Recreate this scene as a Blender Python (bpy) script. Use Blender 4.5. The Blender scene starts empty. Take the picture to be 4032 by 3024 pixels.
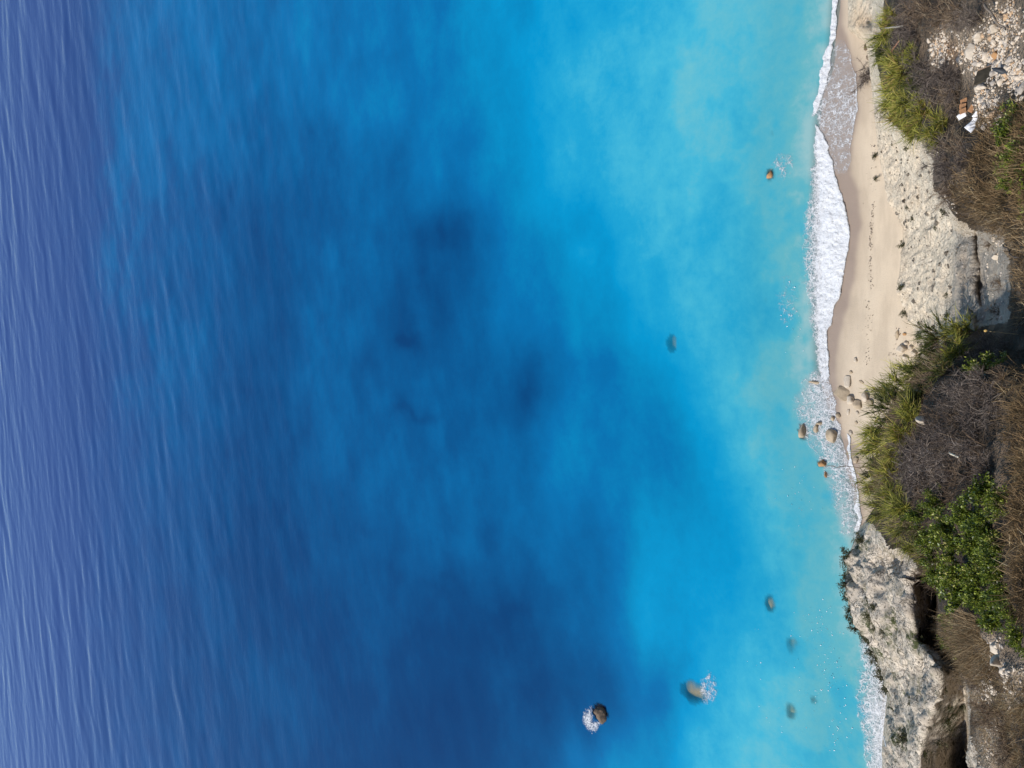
import bpy, bmesh, math, random
import numpy as np
from mathutils import Vector, Matrix, Euler

random.seed(7)
RNG = np.random.default_rng(11)
sc = bpy.context.scene
COL = sc.collection

# ------------------------------------------------------------------ camera, sky, sun, exposure
CAM_H = 60.0                      # lens height above the sea, metres
PITCH = math.radians(50.0)        # looking down by 50 degrees
FPX = 3029.0                      # focal length in photo pixels (4032 wide)
CAM = np.array([0.0, 0.0, CAM_H])
FWD = np.array([0.0, math.cos(PITCH), -math.sin(PITCH)])
RGT = np.array([0.0, -math.sin(PITCH), -math.cos(PITCH)])   # picture right = towards the cliff
UPV = np.array([1.0, 0.0, 0.0])                             # phone held on its side
cam_d = bpy.data.cameras.new('camera'); cam = bpy.data.objects.new('camera', cam_d); COL.objects.link(cam)
cam_d.sensor_width = 36.0; cam_d.lens = 36.0 * FPX / 4032.0
cam_d.clip_start = 0.1; cam_d.clip_end = 20000
m3 = Matrix((RGT, UPV, -FWD)).transposed()
cam.matrix_world = Matrix.Translation(Vector(CAM)) @ m3.to_4x4()
sc.camera = cam

SUN_DIR = Vector((-0.62, 0.36, 0.74)).normalized()           # towards the sun
w = bpy.data.worlds.new('World'); sc.world = w; w.use_nodes = True
nt = w.node_tree
bg = nt.nodes['Background']
sky = nt.nodes.new('ShaderNodeTexSky'); sky.sky_type = 'NISHITA'; sky.sun_disc = False
sky.sun_elevation = math.asin(SUN_DIR.z); sky.sun_rotation = math.atan2(SUN_DIR.x, SUN_DIR.y)
sky.altitude = 50; sky.air_density = 1.0; sky.dust_density = 0.3; sky.ozone_density = 2.5
nt.links.new(sky.outputs[0], bg.inputs[0]); bg.inputs[1].default_value = 0.145
sl = bpy.data.lights.new('sun', 'SUN'); sun = bpy.data.objects.new('sun', sl); COL.objects.link(sun)
sl.energy = 4.2; sl.angle = math.radians(0.53); sl.color = (1.0, 0.95, 0.87)
sun.rotation_euler = SUN_DIR.to_track_quat('Z', 'Y').to_euler(); sun.location = (-40, 20, 90)
sc.view_settings.view_transform = 'Standard'; sc.view_settings.look = 'None'
sc.view_settings.exposure = 0.12; sc.view_settings.gamma = 1.0; sc.view_settings.use_curve_mapping = False
sc.render.engine = 'CYCLES'
sc.cycles.max_bounces = 6; sc.cycles.transparent_max_bounces = 8; sc.cycles.use_denoising = True
sc.cycles.sample_clamp_indirect = 6.0
sc.cycles.caustics_reflective = False; sc.cycles.caustics_refractive = False

# ------------------------------------------------------------------ numeric helpers
def ray(u, v):
    u = np.asarray(u, float)[..., None]; v = np.asarray(v, float)[..., None]
    return FPX * FWD + (u - 2016) * RGT + (1512 - v) * UPV
def at_z(u, v, z):
    d = ray(u, v); t = (np.asarray(z, float) - CAM_H) / d[..., 2]
    return CAM + d * t[..., None]
def m_per_px(p):
    return float(np.dot(np.asarray(p) - CAM, FWD)) / FPX
def to_px(P):
    q = P - CAM; dz = q @ FWD; dz = np.where(dz < 1, 1, dz)
    return 2016 + FPX * (q @ RGT) / dz, 1512 - FPX * (q @ UPV) / dz
def sstep(a, b, x):
    t = np.clip((x - a) / (b - a), 0, 1); return t * t * (3 - 2 * t)
def _h(ix, iy, iz):
    n = (ix.astype(np.int64) * 374761393 + iy.astype(np.int64) * 668265263 + iz.astype(np.int64) * 2147483647) & 0xffffffff
    n = ((n ^ (n >> 13)) * 1274126177) & 0xffffffff
    n = ((n ^ (n >> 16)) * 2246822519) & 0xffffffff
    return ((n ^ (n >> 15)) & 0xffff) / 32767.5 - 1.0
def vnoise(P, s=1.0, seed=0):
    Q = np.asarray(P, float) / s + seed * 17.31
    I = np.floor(Q); F = Q - I; F = F * F * F * (F * (F * 6 - 15) + 10); I = I.astype(np.int64)
    r = 0
    for a in (0, 1):
        for b in (0, 1):
            for c in (0, 1):
                wt = (F[..., 0] if a else 1 - F[..., 0]) * (F[..., 1] if b else 1 - F[..., 1]) * (F[..., 2] if c else 1 - F[..., 2])
                r = r + wt * _h(I[..., 0] + a, I[..., 1] + b, I[..., 2] + c)
    return r
def fbm(P, s, seed=0, o=4, g=0.5):
    r = 0; a = 1.0; n = 0
    for k in range(o):
        r = r + a * vnoise(P, s / 2 ** k, seed + k); n += a; a *= g
    return r / n
def ridge(P, s, seed=0, o=4):
    r = 0; a = 1.0; n = 0
    for k in range(o):
        r = r + a * (1 - np.abs(vnoise(P, s / 2 ** k, seed + k)) * 2); n += a; a *= 0.5
    return r / n

# ------------------------------------------------------------------ scene-graph helpers
def mesh(name, V, F, attrs=None, smooth=True):
    V = np.asarray(V, np.float32).reshape(-1, 3); F = np.asarray(F, np.int32)
    me = bpy.data.meshes.new(name); k = F.shape[1]
    me.vertices.add(len(V)); me.vertices.foreach_set('co', V.ravel())
    me.loops.add(F.size); me.loops.foreach_set('vertex_index', F.ravel())
    me.polygons.add(len(F)); me.polygons.foreach_set('loop_start', np.arange(0, F.size, k, dtype=np.int32))
    if smooth: me.polygons.foreach_set('use_smooth', np.ones(len(F), bool))
    for n, a in (attrs or {}).items():
        at = me.attributes.new(n, 'FLOAT', 'POINT'); at.data.foreach_set('value', np.asarray(a, np.float32).ravel())
    me.update(calc_edges=True); me.validate()
    return me
def obj(name, me, mat=None, parent=None):
    o = bpy.data.objects.new(name, me)
    if mat and me is not None and len(me.materials) == 0: me.materials.append(mat)
    COL.objects.link(o)
    if parent: o.parent = parent
    return o
def tag(o, label=None, cat=None, group=None, kind=None):
    if label: o['label'] = label
    if cat: o['category'] = cat
    if group: o['group'] = group
    if kind: o['kind'] = kind
    return o
def empty(name, loc, label, cat, group=None, rot=(0, 0, 0), scale=1.0):
    o = bpy.data.objects.new(name, None); COL.objects.link(o)
    o.location = Vector(loc); o.rotation_euler = rot
    o.scale = (scale,) * 3 if not hasattr(scale, '__len__') else scale
    o.empty_display_size = 0.1
    return tag(o, label, cat, group)
def grid_faces(nr, nc):
    a = np.arange(nr * nc).reshape(nr, nc)
    return np.stack([a[:-1, :-1], a[:-1, 1:], a[1:, 1:], a[1:, :-1]], -1).reshape(-1, 4)

# ------------------------------------------------------------------ material helpers
class NT:
    def __init__(s, name):
        s.m = bpy.data.materials.new(name); s.m.use_nodes = True; s.t = s.m.node_tree
        s.t.nodes.clear(); s.out = s.t.nodes.new('ShaderNodeOutputMaterial')
    def n(s, typ, **kw):
        nd = s.t.nodes.new('ShaderNode' + typ)
        for k, v in kw.items():
            if k.startswith('_'): setattr(nd, k[1:], v)
            else:
                key = int(k[1:]) if k[0] == 'i' and k[1:].isdigit() else k.replace('__', ' ')
                s.set(nd.inputs[key], v)
        return nd
    def set(s, sock, v):
        if hasattr(v, 'is_linked') or hasattr(v, 'links'): s.t.links.new(v, sock)
        elif hasattr(v, 'outputs'): s.t.links.new(v.outputs[0], sock)
        elif isinstance(v, (tuple, list)) and len(v) == 3 and sock.type == 'RGBA': sock.default_value = (*v, 1)
        else: sock.default_value = v
    def attr(s, name): return s.n('Attribute', _attribute_name=name).outputs['Fac']
    def math(s, op, a, b=0.0, c=0.0, clamp=False): return s.n('Math', _operation=op, _use_clamp=clamp, i0=a, i1=b, i2=c).outputs[0]
    def mix(s, f, a, b, blend='MIX'):
        nd = s.n('Mix', _data_type='RGBA', _blend_type=blend); s.set(nd.inputs[0], f); s.set(nd.inputs[6], a); s.set(nd.inputs[7], b); return nd.outputs[2]
    def ramp(s, f, stops, interp='LINEAR'):
        nd = s.n('ValToRGB'); cr = nd.color_ramp; cr.interpolation = interp
        while len(cr.elements) < len(stops): cr.elements.new(0.5)
        for e, (p, c) in zip(cr.elements, stops):
            e.position = p; e.color = (*c, 1) if hasattr(c, '__len__') else (c, c, c, 1)
        s.set(nd.inputs[0], f); return nd.outputs[0]
    def noise(s, scale, detail=4, rough=0.55, vec=None, dist=0.0):
        nd = s.n('TexNoise'); nd.inputs['Scale'].default_value = scale; nd.inputs['Detail'].default_value = detail
        nd.inputs['Roughness'].default_value = rough; nd.inputs['Distortion'].default_value = dist
        if vec is not None: s.set(nd.inputs['Vector'], vec)
        return nd.outputs['Fac']
    def pos(s): return s.n('NewGeometry').outputs['Position']
    def smooth(s, x, a, b):
        nd = s.n('MapRange', _interpolation_type='SMOOTHSTEP'); s.set(nd.inputs[0], x); s.set(nd.inputs[1], a); s.set(nd.inputs[2], b); return nd.outputs[0]
    def bump(s, h, strength=0.5, dist=0.05):
        return s.n('Bump', Strength=strength, Distance=dist, Height=h).outputs[0]
    def principled(s, col, rough=0.85, normal=None, spec=0.3):
        p = s.n('BsdfPrincipled'); s.set(p.inputs['Base Color'], col); s.set(p.inputs['Roughness'], rough)
        p.inputs['Specular IOR Level'].default_value = spec
        if normal is not None: s.set(p.inputs['Normal'], normal)
        return p
    def done(s, sh):
        s.t.links.new(sh if not hasattr(sh, 'outputs') else sh.outputs[0], s.out.inputs[0]); return s.m

def mat_rock(name, a, b, dark, spot=0.0, tintattr=None, tintcol=None, bumpd=0.08, scale=1.0, obj_space=False, crack=0.0):
    t = NT(name); P = t.pos()
    if obj_space: P = t.n('TexCoord').outputs['Object']
    n1 = t.noise(0.55 * scale, 6, 0.6, P); n2 = t.noise(3.1 * scale, 5, 0.65, P); n3 = t.noise(11 * scale, 3, 0.6, P)
    c = t.mix(t.smooth(n1, 0.36, 0.66), a, b)
    c = t.mix(t.math('MULTIPLY', t.smooth(n2, 0.56, 0.74), 0.75), c, dark)
    c = t.mix(t.math('MULTIPLY', t.smooth(n3, 0.55, 0.75), 0.35), c, tuple(min(1, x * 1.25) for x in a))
    if spot:
        vo = t.n('TexVoronoi', Scale=2.6 * scale, Randomness=1.0); t.set(vo.inputs['Vector'], P)
        sp = t.math('MULTIPLY', t.math('LESS_THAN', vo.outputs['Distance'], t.math('MULTIPLY', n2, 0.34)), spot)
        c = t.mix(sp, c, dark)
        v2 = t.n('TexVoronoi', Scale=6.5 * scale, Randomness=1.0); t.set(v2.inputs['Vector'], P)
        c = t.mix(t.math('MULTIPLY', t.math('LESS_THAN', v2.outputs['Distance'], t.math('MULTIPLY', n1, .42)), spot * .8), c, dark)
    if crack:
        wn_ = t.n('TexNoise'); wn_.inputs['Scale'].default_value = 1.3; wn_.inputs['Detail'].default_value = 4; t.set(wn_.inputs['Vector'], P)
        w2 = t.n('VectorMath', _operation='SCALE'); t.set(w2.inputs[0], wn_.outputs['Color']); w2.inputs['Scale'].default_value = 1.6
        w3 = t.n('VectorMath', _operation='ADD'); t.set(w3.inputs[0], P); t.set(w3.inputs[1], w2.outputs[0])
        ck = None
        for sc_k, wd_k in ((.8, .045), (2.3, .06)):
            vk = t.n('TexVoronoi', _feature='DISTANCE_TO_EDGE', Scale=sc_k); t.set(vk.inputs['Vector'], w3.outputs[0])
            q = t.smooth(vk.outputs['Distance'], .0, wd_k); ck = q if ck is None else t.math('MINIMUM', ck, t.math('ADD', t.math('MULTIPLY', q, .6), .4))
        ck = t.math('MAXIMUM', ck, t.smooth(n1, .50, .60))
        c = t.mix(t.math('MULTIPLY', t.math('SUBTRACT', 1, ck), crack), c, dark)
    for an, colr in (tintattr or []):
        fa = t.attr(an)
        if an == 'moss': fa = t.math('MULTIPLY', fa, t.smooth(t.math('ADD', n2, t.math('MULTIPLY', n3, .5)), .62, .84))
        c = t.mix(fa, c, colr)
    h = t.math('ADD', t.math('MULTIPLY', n2, 1.0), t.math('MULTIPLY', n3, 0.18))
    if crack: h = t.math('ADD', h, t.math('MULTIPLY', ck, .55))
    return t.done(t.principled(c, 0.92, t.bump(h, 1.0, bumpd), 0.2))

def mat_plant(name, stops, rough=0.6, trans=0.25, spec=0.3):
    t = NT(name); f = t.attr('tint'); ri = t.n('ObjectInfo').outputs['Random']
    f = t.math('ADD', f, t.math('MULTIPLY', t.math('SUBTRACT', ri, 0.5), 0.25), clamp=True)
    c = t.ramp(f, stops); p = t.principled(c, rough, None, spec)
    if trans:
        tr = t.n('BsdfTranslucent', Color=c); mx = t.n('MixShader', i0=trans, i1=p.outputs[0], i2=tr.outputs[0]); return t.done(mx)
    return t.done(p)

def mat_plain(name, col, rough=0.7, var=0.15, scale=8, spec=0.3):
    t = NT(name); n = t.noise(scale, 5, 0.6, t.n('TexCoord').outputs['Object'])
    lo = tuple(x * (1 - var) for x in col); hi = tuple(min(1, x * (1 + var)) for x in col)
    return t.done(t.principled(t.mix(t.smooth(n, 0.3, 0.7), lo, hi), rough, t.bump(n, 0.3, 0.01), spec))

# ------------------------------------------------------------------ shore line and seabed
SHORE = np.array([(-600, 3340), (0, 3298), (200, 3285), (430, 3236), (650, 3225), (800, 3222), (1200, 3225), (1450, 3232), (1600, 3262),
                  (1720, 3300), (1900, 3352), (2050, 3382), (2200, 3390), (2500, 3425), (2750, 3480), (3024, 3490), (3700, 3520)], float)
_vv = np.linspace(-600, 3700, 300); _uu = np.interp(_vv, SHORE[:, 0], SHORE[:, 1])
_sp = at_z(_uu, _vv, np.zeros_like(_uu)); _o = np.argsort(_sp[:, 0]); SX, SY = _sp[_o, 0], _sp[_o, 1]
def shore_dist(X, Y): return Y - np.interp(X, SX, SY)
# rocks in or under the water: (u, v, width px, height px, top z)
SEA_ROCKS = []
def seabed_z(X, Y):
    d = shore_dist(X, Y)
    z = np.where(d > 0, -0.085 * d, -0.13 * d)
    deep = d > 14
    z = np.where(deep, -1.19 - 6.5 * (1 - np.exp(-(d - 14) / 55)), z)
    z = np.where(d < -9, 1.17 + (-(d + 9)) * 0.05, z)
    return z

# ------------------------------------------------------------------ land sheet: heights read off row by row
ROWS = [
 (-600, [(3380, .6), (3470, 6), (3600, 26), (3750, 34), (4032, 42), (4400, 47), (4600, 52), (4900, 57)]),
 (0,    [(3338, .6), (3375, 3), (3450, 6), (3500, 14), (3580, 28), (3700, 34), (3850, 38), (4032, 41), (4400, 47), (4600, 52), (4900, 57)]),
 (110,  [(3336, .6), (3375, 3), (3430, 5), (3480, 14), (3570, 28), (3700, 34), (3850, 38), (4032, 41), (4400, 47), (4600, 52), (4900, 57)]),
 (170,  [(3410, .7), (3430, 2), (3450, 6), (3490, 18), (3560, 28), (3700, 34), (3850, 38), (4032, 41), (4400, 47), (4600, 52), (4900, 57)]),
 (300,  [(3425, .8), (3450, 4), (3490, 16), (3560, 27), (3700, 34), (3850, 38), (4032, 41), (4400, 47), (4600, 52), (4900, 57)]),
 (450,  [(3440, .8), (3490, 6), (3560, 20), (3640, 30), (3750, 35), (3860, 39), (4032, 43), (4400, 49), (4600, 53), (4900, 57)]),
 (600,  [(3455, .8), (3540, 5), (3630, 11), (3665, 20), (3700, 34), (3800, 40), (4032, 45), (4400, 50), (4600, 53), (4900, 57)]),
 (800,  [(3500, .9), (3600, 6), (3700, 12), (3712, 15), (3740, 33), (3850, 41), (4032, 46), (4400, 51), (4600, 54), (4900, 58)]),
 (900,  [(3553, 1), (3650, 7), (3750, 13), (3762, 14), (3838, 16.5), (3850, 16), (3865, 24), (3900, 36), (4032, 46), (4400, 51), (4600, 54), (4900, 58)]),
 (960,  [(3553, 1), (3650, 7), (3748, 13), (3757, 14.4), (3838, 17.6), (3847, 16.6), (3872, 17.4), (3930, 22), (3985, 36), (4032, 44), (4400, 51), (4600, 54), (4900, 58)]),
 (1150, [(3530, 1), (3640, 7), (3745, 13.5), (3755, 15), (3838, 18.2), (3850, 17.0), (3880, 18), (3960, 24), (4010, 36), (4032, 41), (4400, 51), (4600, 54), (4900, 58)]),
 (1290, [(3590, 1), (3680, 8), (3745, 14), (3757, 15.5), (3838, 18.5), (3852, 17.5), (3885, 18.8), (3960, 27), (4032, 40), (4400, 50), (4600, 54), (4900, 58)]),
 (1400, [(3620, 1), (3670, 9), (3700, 17), (3740, 27), (3850, 32), (4032, 43), (4400, 51), (4600, 55), (4900, 58)]),
 (1480, [(3600, 1), (3630, 14), (3660, 34), (3750, 40), (3850, 43), (4032, 48), (4400, 52), (4600, 55), (4900, 58)]),
 (1600, [(3510, 1), (3535, 14), (3570, 34), (3700, 41), (3850, 45), (4032, 49), (4400, 53), (4600, 55), (4900, 58)]),
 (1800, [(3470, 1), (3490, 14), (3520, 34), (3650, 41), (3800, 45), (3950, 48), (4032, 50), (4400, 53), (4600, 55), (4900, 58)]),
 (2000, [(3440, .8), (3460, 14), (3500, 34), (3600, 41), (3750, 45), (3900, 48), (4032, 50.5), (4400, 53), (4600, 55), (4900, 58)]),
 (2080, [(3385, .3), (3400, 4), (3450, 9), (3530, 33), (3620, 41), (3750, 45), (3900, 48), (4032, 50.5), (4400, 53), (4600, 55), (4900, 58)]),
 (2180, [(3340, -.5), (3352, 5), (3450, 9), (3570, 14), (3620, 33), (3690, 41), (3800, 45), (4032, 51), (4400, 53), (4600, 55), (4900, 58)]),
 (2300, [(3322, -.5), (3335, 6), (3450, 11), (3540, 16), (3585, 20.5), (3660, 18), (3682, 17.4), (3702, 38), (3800, 44), (4032, 51), (4400, 53), (4600, 55), (4900, 58)]),
 (2420, [(3345, -.5), (3358, 6), (3460, 11), (3540, 16), (3583, 21), (3660, 18.5), (3690, 17.7), (3712, 38), (3800, 44), (4032, 51), (4400, 53), (4600, 55), (4900, 58)]),
 (2520, [(3405, -.5), (3420, 5), (3500, 10), (3560, 15), (3580, 19.5), (3640, 17.4), (3676, 17), (3700, 20), (3730, 38), (3850, 45), (4032, 51), (4400, 53), (4600, 55), (4900, 58)]),
 (2640, [(3465, -.5), (3480, 4), (3560, 10), (3600, 13), (3660, 19), (3698, 24), (3740, 22.5), (3790, 21), (3815, 38), (3900, 45), (4032, 50), (4400, 53), (4600, 55), (4900, 58)]),
 (2740, [(3490, -.5), (3505, 4), (3560, 9), (3640, 18), (3685, 23.5), (3740, 21.5), (3800, 20), (3835, 36), (3920, 44), (4032, 49), (4400, 53), (4600, 55), (4900, 58)]),
 (2840, [(3480, -.5), (3495, 4), (3560, 10), (3620, 17), (3650, 21.5), (3720, 19), (3790, 17.5), (3840, 30), (3890, 38), (4032, 47), (4400, 52), (4600, 55), (4900, 58)]),
 (2940, [(3470, -.5), (3485, 4), (3560, 10), (3600, 16), (3620, 19), (3700, 16.5), (3780, 15), (3830, 27), (3900, 37), (4032, 46), (4400, 52), (4600, 55), (4900, 58)]),
 (3100, [(3475, -.5), (3490, 4), (3560, 10), (3600, 15), (3615, 18), (3700, 15.5), (3785, 14.5), (3850, 28), (3920, 37), (4032, 46), (4400, 52), (4600, 55), (4900, 58)]),
 (3700, [(3490, -.5), (3505, 4), (3600, 12), (3700, 16), (3800, 22), (3900, 37), (4032, 45), (4400, 52), (4600, 55), (4900, 58)]),
]
RV = np.array([r[0] for r in ROWS], float)
UMAX = 4900.0
FOOT = np.array([r[1][0][0] for r in ROWS], float)
qs = np.concatenate([np.linspace(0, 0.46, 320), np.linspace(0.46, 1, 40)[1:]])
vs = np.concatenate([np.arange(-600, -20, 14), np.arange(-20, 3050, 4.2), np.arange(3050, 3701, 14)]).astype(float)
foot_v = np.interp(vs, RV, FOOT)
U = foot_v[:, None] + qs[None] * (UMAX - foot_v[:, None]); V = np.repeat(vs[:, None], len(qs), 1)
Zr = np.array([np.interp(f + qs * (UMAX - f), [a for a, _ in r[1]], [b for _, b in r[1]]) for f, r in zip(FOOT, ROWS)])
Z = np.empty_like(U)
for j in range(len(qs)): Z[:, j] = np.interp(vs, RV, Zr[:, j])
# back (landward) face of the headland ridge: a steep drop that turns away from the sun
_rv = [2230, 2300, 2420, 2520, 2560, 2640, 2740, 2840, 2940, 3100, 3300]; UR = np.interp(V, _rv, [3590, 3585, 3583, 3582, 3630, 3696, 3685, 3650, 3620, 3615, 3640])
ZR = np.interp(V, _rv, [18, 20.5, 21, 19.5, 21, 24, 23.5, 21.5, 19, 18, 17]); UB = np.interp(V, _rv, [3640, 3690, 3698, 3694, 3740, 3798, 3808, 3812, 3812, 3830, 3830])
def cot_dep(u): return 1 / np.tan(PITCH + np.arctan((u - 2016) / FPX))
back = (U > UR) & (U < UB) & (V > 2230) & (V < 3300)
Z = np.where(back, 60 - (60 - ZR) * cot_dep(UR) * (1 - .00025 * (U - UR)) / cot_dep(U), Z)
backmask = sstep(-6, 10, U - UR) * sstep(14, -4, U - UB) * sstep(2220, 2260, V)
def blur(A, k, ax):
    if k < 1: return A
    ker = np.exp(-0.5 * (np.arange(-2 * k, 2 * k + 1) / k) ** 2); ker /= ker.sum()
    pad = [(0, 0), (0, 0)]; pad[ax] = (2 * k, 2 * k)
    B = np.pad(A, pad, mode='edge'); return np.apply_along_axis(lambda x: np.convolve(x, ker, 'valid'), ax, B)
Zs = blur(blur(Z, 3, 1), 6, 0); Zs[:, :4] = Z[:, :4]; Z = Zs
L = at_z(U, V, Z)
EDGE_V = [-600, 0, 150, 250, 350, 480, 520, 580, 650, 750, 800, 870, 910, 930, 1270, 1300, 1400, 1480, 1520, 2040, 2070, 2150, 2220, 2300, 2450, 2560, 2650, 2750, 2850, 2950, 3024, 3700]
EDGE_U = [3500, 3480, 3460, 3450, 3480, 3505, 3560, 3650, 3680, 3690, 3735, 3770, 3850, 3960, 3970, 3790, 3660, 3610, 3380, 3380, 3450, 3530, 3620, 3660, 3690, 3705, 3775, 3820, 3830, 3860, 3890, 3950]
EDGE = np.interp(V, EDGE_V, EDGE_U)
rockmask = sstep(25, -25, U - EDGE)                          # 1 on bare rock, 0 on the planted slope
headmask = sstep(2030, 2110, V) * rockmask
# crags: push the sheet in and out along its own slope
dLu = np.gradient(L, axis=1); dLv = np.gradient(L, axis=0)
N = np.cross(dLu, dLv); N /= np.linalg.norm(N, axis=-1, keepdims=True) + 1e-9
if N[len(vs) // 2, 50, 2] < 0: N = -N
grey = sstep(3735, 3765, U + 22 * fbm(np.stack([U, V, U * 0], -1), 60, 17, 4)) * sstep(860, 940, V) * (.72 + .4 * fbm(np.stack([U, V, U * 0], -1), 45, 18, 4))
grey = np.clip(grey, 0, 1)
P0 = L * np.array([1, 1, 0.6])
d = rockmask * (1 - grey * 0.7) * ((ridge(P0, 2.6, 3, 3) - 0.1) * 0.26 + fbm(P0, 0.8, 9, 4) * 0.16 + (ridge(P0, 0.5, 12, 3) - .2) * 0.13)
d += grey * fbm(P0, .3, 95, 4) * .16
d += headmask * ((ridge(P0, 2.0, 21, 4) - 0.2) * 0.60 + fbm(P0, 0.6, 29, 4) * 0.22 + (ridge(P0, 0.6, 33, 4) - .2) * .20 - 0.5 * sstep(.55, .95, ridge(P0 * np.array([.45, 1, 1]), 2.4, 45, 2)))
d += (1 - rockmask) * fbm(P0, 0.8, 40, 5) * 0.22
d *= 1 - .72 * backmask
d /= 1 + (np.linalg.norm(dLu, axis=-1) / .35) ** 2
d *= sstep(0, 5, np.arange(len(qs)))[None]
L = L + N * d[..., None]
# skirt: tuck the foot into the sand
L[:, 0, 2] -= 0.8
def surf(u, v):
    j = np.clip(np.interp(v, vs, np.arange(len(vs))), 0, len(vs) - 1.001); f = np.interp(v, vs, foot_v)
    q = np.interp((u - f) / (UMAX - f), qs, np.arange(len(qs))); q = min(max(q, 0), len(qs) - 1.001)
    j0, q0 = int(j), int(q); a, b = j - j0, q - q0
    return (L[j0, q0] * (1 - a) * (1 - b) + L[j0 + 1, q0] * a * (1 - b) + L[j0, q0 + 1] * (1 - a) * b + L[j0 + 1, q0 + 1] * a * b)
def blobs(lst):
    r = np.zeros_like(U)
    for (u, v, ru, rv) in lst: r = np.maximum(r, np.exp(-((U - u) / ru) ** 2 - ((V - v) / rv) ** 2))
    return r
nz = fbm(P0, 1.4, 60, 4)
pale = np.clip(blobs([(3850, 200, 140, 120), (3960, 120, 110, 180), (3730, 170, 60, 80), (3900, 420, 60, 80), (3690, 200, 40, 80), (3920, 2560, 60, 60), (4000, 2700, 60, 120),
                      (3860, 2700, 40, 120), (3900, 2950, 60, 120), (3920, 1080, 60, 200), (3640, 600, 50, 70), (3690, 850, 40, 80)]) * 1.4 + nz * 0.5, 0, 1)
orange = np.clip(blobs([(3400, 90, 50, 60), (3720, 200, 50, 60), (3800, 1120, 18, 130)]) * 0.9 + nz * 0.3, 0, 1) * 0.8
moss = np.clip(blobs([(3340, 2260, 30, 60), (3350, 2400, 26, 70), (3400, 2490, 26, 60), (3450, 2580, 22, 50), (3490, 2690, 20, 60), (3430, 2400, 22, 60), (3560, 2900, 40, 40), (3740, 2840, 40, 60),
                      (3400, 2150, 30, 40), (3520, 2470, 22, 80), (3620, 2520, 30, 60)]) * 1.3 + fbm(P0, .7, 70, 4) * 1.3 - 0.02, 0, 1) * headmask
rust = np.clip(blobs([(3600, 780, 120, 120), (3680, 1000, 40, 200)]) * 0.4 + nz * 0.35, 0, 1) * 0.5
ATT = dict(pale=pale, orange=orange, moss=moss, grey=grey * 0.9, rust=rust)
M_CLIFF = mat_rock('cliff_marl', (.64, .54, .415), (.55, .455, .34), (.20, .155, .11), 0.7, [('rust', (.44, .34, .24)), ('orange', (.52, .36, .22)), ('grey', (.150, .143, .135))], 0.11, crack=.22)
M_HEAD = mat_rock('headland_rock', (.56, .48, .385), (.42, .355, .28), (.075, .062, .046), 0.85, [('moss', (.055, .062, .022))], 0.17, crack=.75)
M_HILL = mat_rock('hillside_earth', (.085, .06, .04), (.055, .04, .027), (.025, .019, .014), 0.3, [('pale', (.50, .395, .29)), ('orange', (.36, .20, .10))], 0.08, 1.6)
GF = grid_faces(len(vs), len(qs))
fu = 0.25 * (U.ravel()[GF].sum(1)); fv = 0.25 * V.ravel()[GF].sum(1)
is_rock = fu < np.interp(fv, EDGE_V, EDGE_U) + 26 * fbm(np.stack([fu, fv, fu * 0], -1), 70, 88, 4)
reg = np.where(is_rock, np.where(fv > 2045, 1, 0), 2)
LAND = {}
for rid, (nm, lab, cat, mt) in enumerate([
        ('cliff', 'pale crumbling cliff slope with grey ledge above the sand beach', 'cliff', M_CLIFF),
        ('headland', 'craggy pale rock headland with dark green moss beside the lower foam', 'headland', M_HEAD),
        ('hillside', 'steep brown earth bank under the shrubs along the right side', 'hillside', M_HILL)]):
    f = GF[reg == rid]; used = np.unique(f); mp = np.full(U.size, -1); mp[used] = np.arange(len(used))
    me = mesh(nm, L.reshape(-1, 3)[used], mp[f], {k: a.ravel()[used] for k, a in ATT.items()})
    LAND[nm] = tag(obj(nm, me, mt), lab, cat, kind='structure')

# ------------------------------------------------------------------ rocks in the sea (list first: the water needs their tops)
SEA_ROCKS = [ # u, v, w(px along u), h(px along v), top z, height m, label
 (2348, 2815, 62, 70, 0.75, 1.9, 'dark rugged rock standing alone in deep blue water', 'dark'),
 (2735, 2722, 105, 90, -0.14, 1.7, 'brown rock just under the surface with white foam beside it', 'brown'),
 (3032, 688, 36, 50, 0.10, 1.0, 'small orange brown rock awash in turquoise water off the beach', 'orange'),
 (3046, 532, 26, 44, -0.22, .8, 'faint brown rock under turquoise water above the orange rock', 'brown'),
 (3022, 1182, 30, 34, -0.28, .8, 'faint small rock under turquoise water off the widest foam', 'brown'),
 (2656, 1352, 44, 74, -0.38, 1.0, 'blurred deep rock under blue water farthest from the beach', 'brown'),
 (3038, 2375, 46, 78, -0.2, 1.2, 'elongated brown rock under water off the headland tip', 'brown'),
 (3128, 2535, 64, 92, -0.26, 1.2, 'broad dim rock under water beside the lower foam', 'brown'),
 (3120, 2795, 48, 74, -0.24, 1.2, 'dim oval rock under water near the bottom of the lower foam', 'brown'),
 (3208, 2752, 30, 34, -0.18, .8, 'small pale rock under water close to the lower foam', 'tan'),
 (3156, 1700, 34, 66, 0.42, 1.3, 'tall tan boulder standing outermost in the foamy shallows', 'tan'),
 (3210, 1690, 28, 42, 0.26, 1.0, 'tan boulder second from the outermost in the foamy shallows', 'tan'),
 (3223, 1667, 26, 26, 0.30, .9, 'small tan boulder touching the second boulder in the shallows', 'tan'),
 (3266, 1722, 48, 60, 0.48, 1.3, 'pointed brown boulder at the foam edge nearest the wet sand', 'tan'),
 (3236, 1826, 38, 34, 0.32, 1.0, 'orange brown boulder at the tip of the long dead branch', 'orange'),
 (3252, 1868, 20, 30, 0.16, .8, 'small orange rock just below the orange boulder in the foam', 'orange'),
 (3210, 1506, 54, 38, 0.20, 1.0, 'washed pale boulder in the narrow end of the main foam', 'tan'),
 (3277, 1650, 18, 22, 0.25, .7, 'little tan stone at the foam edge above the pointed boulder', 'tan'),
]
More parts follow.
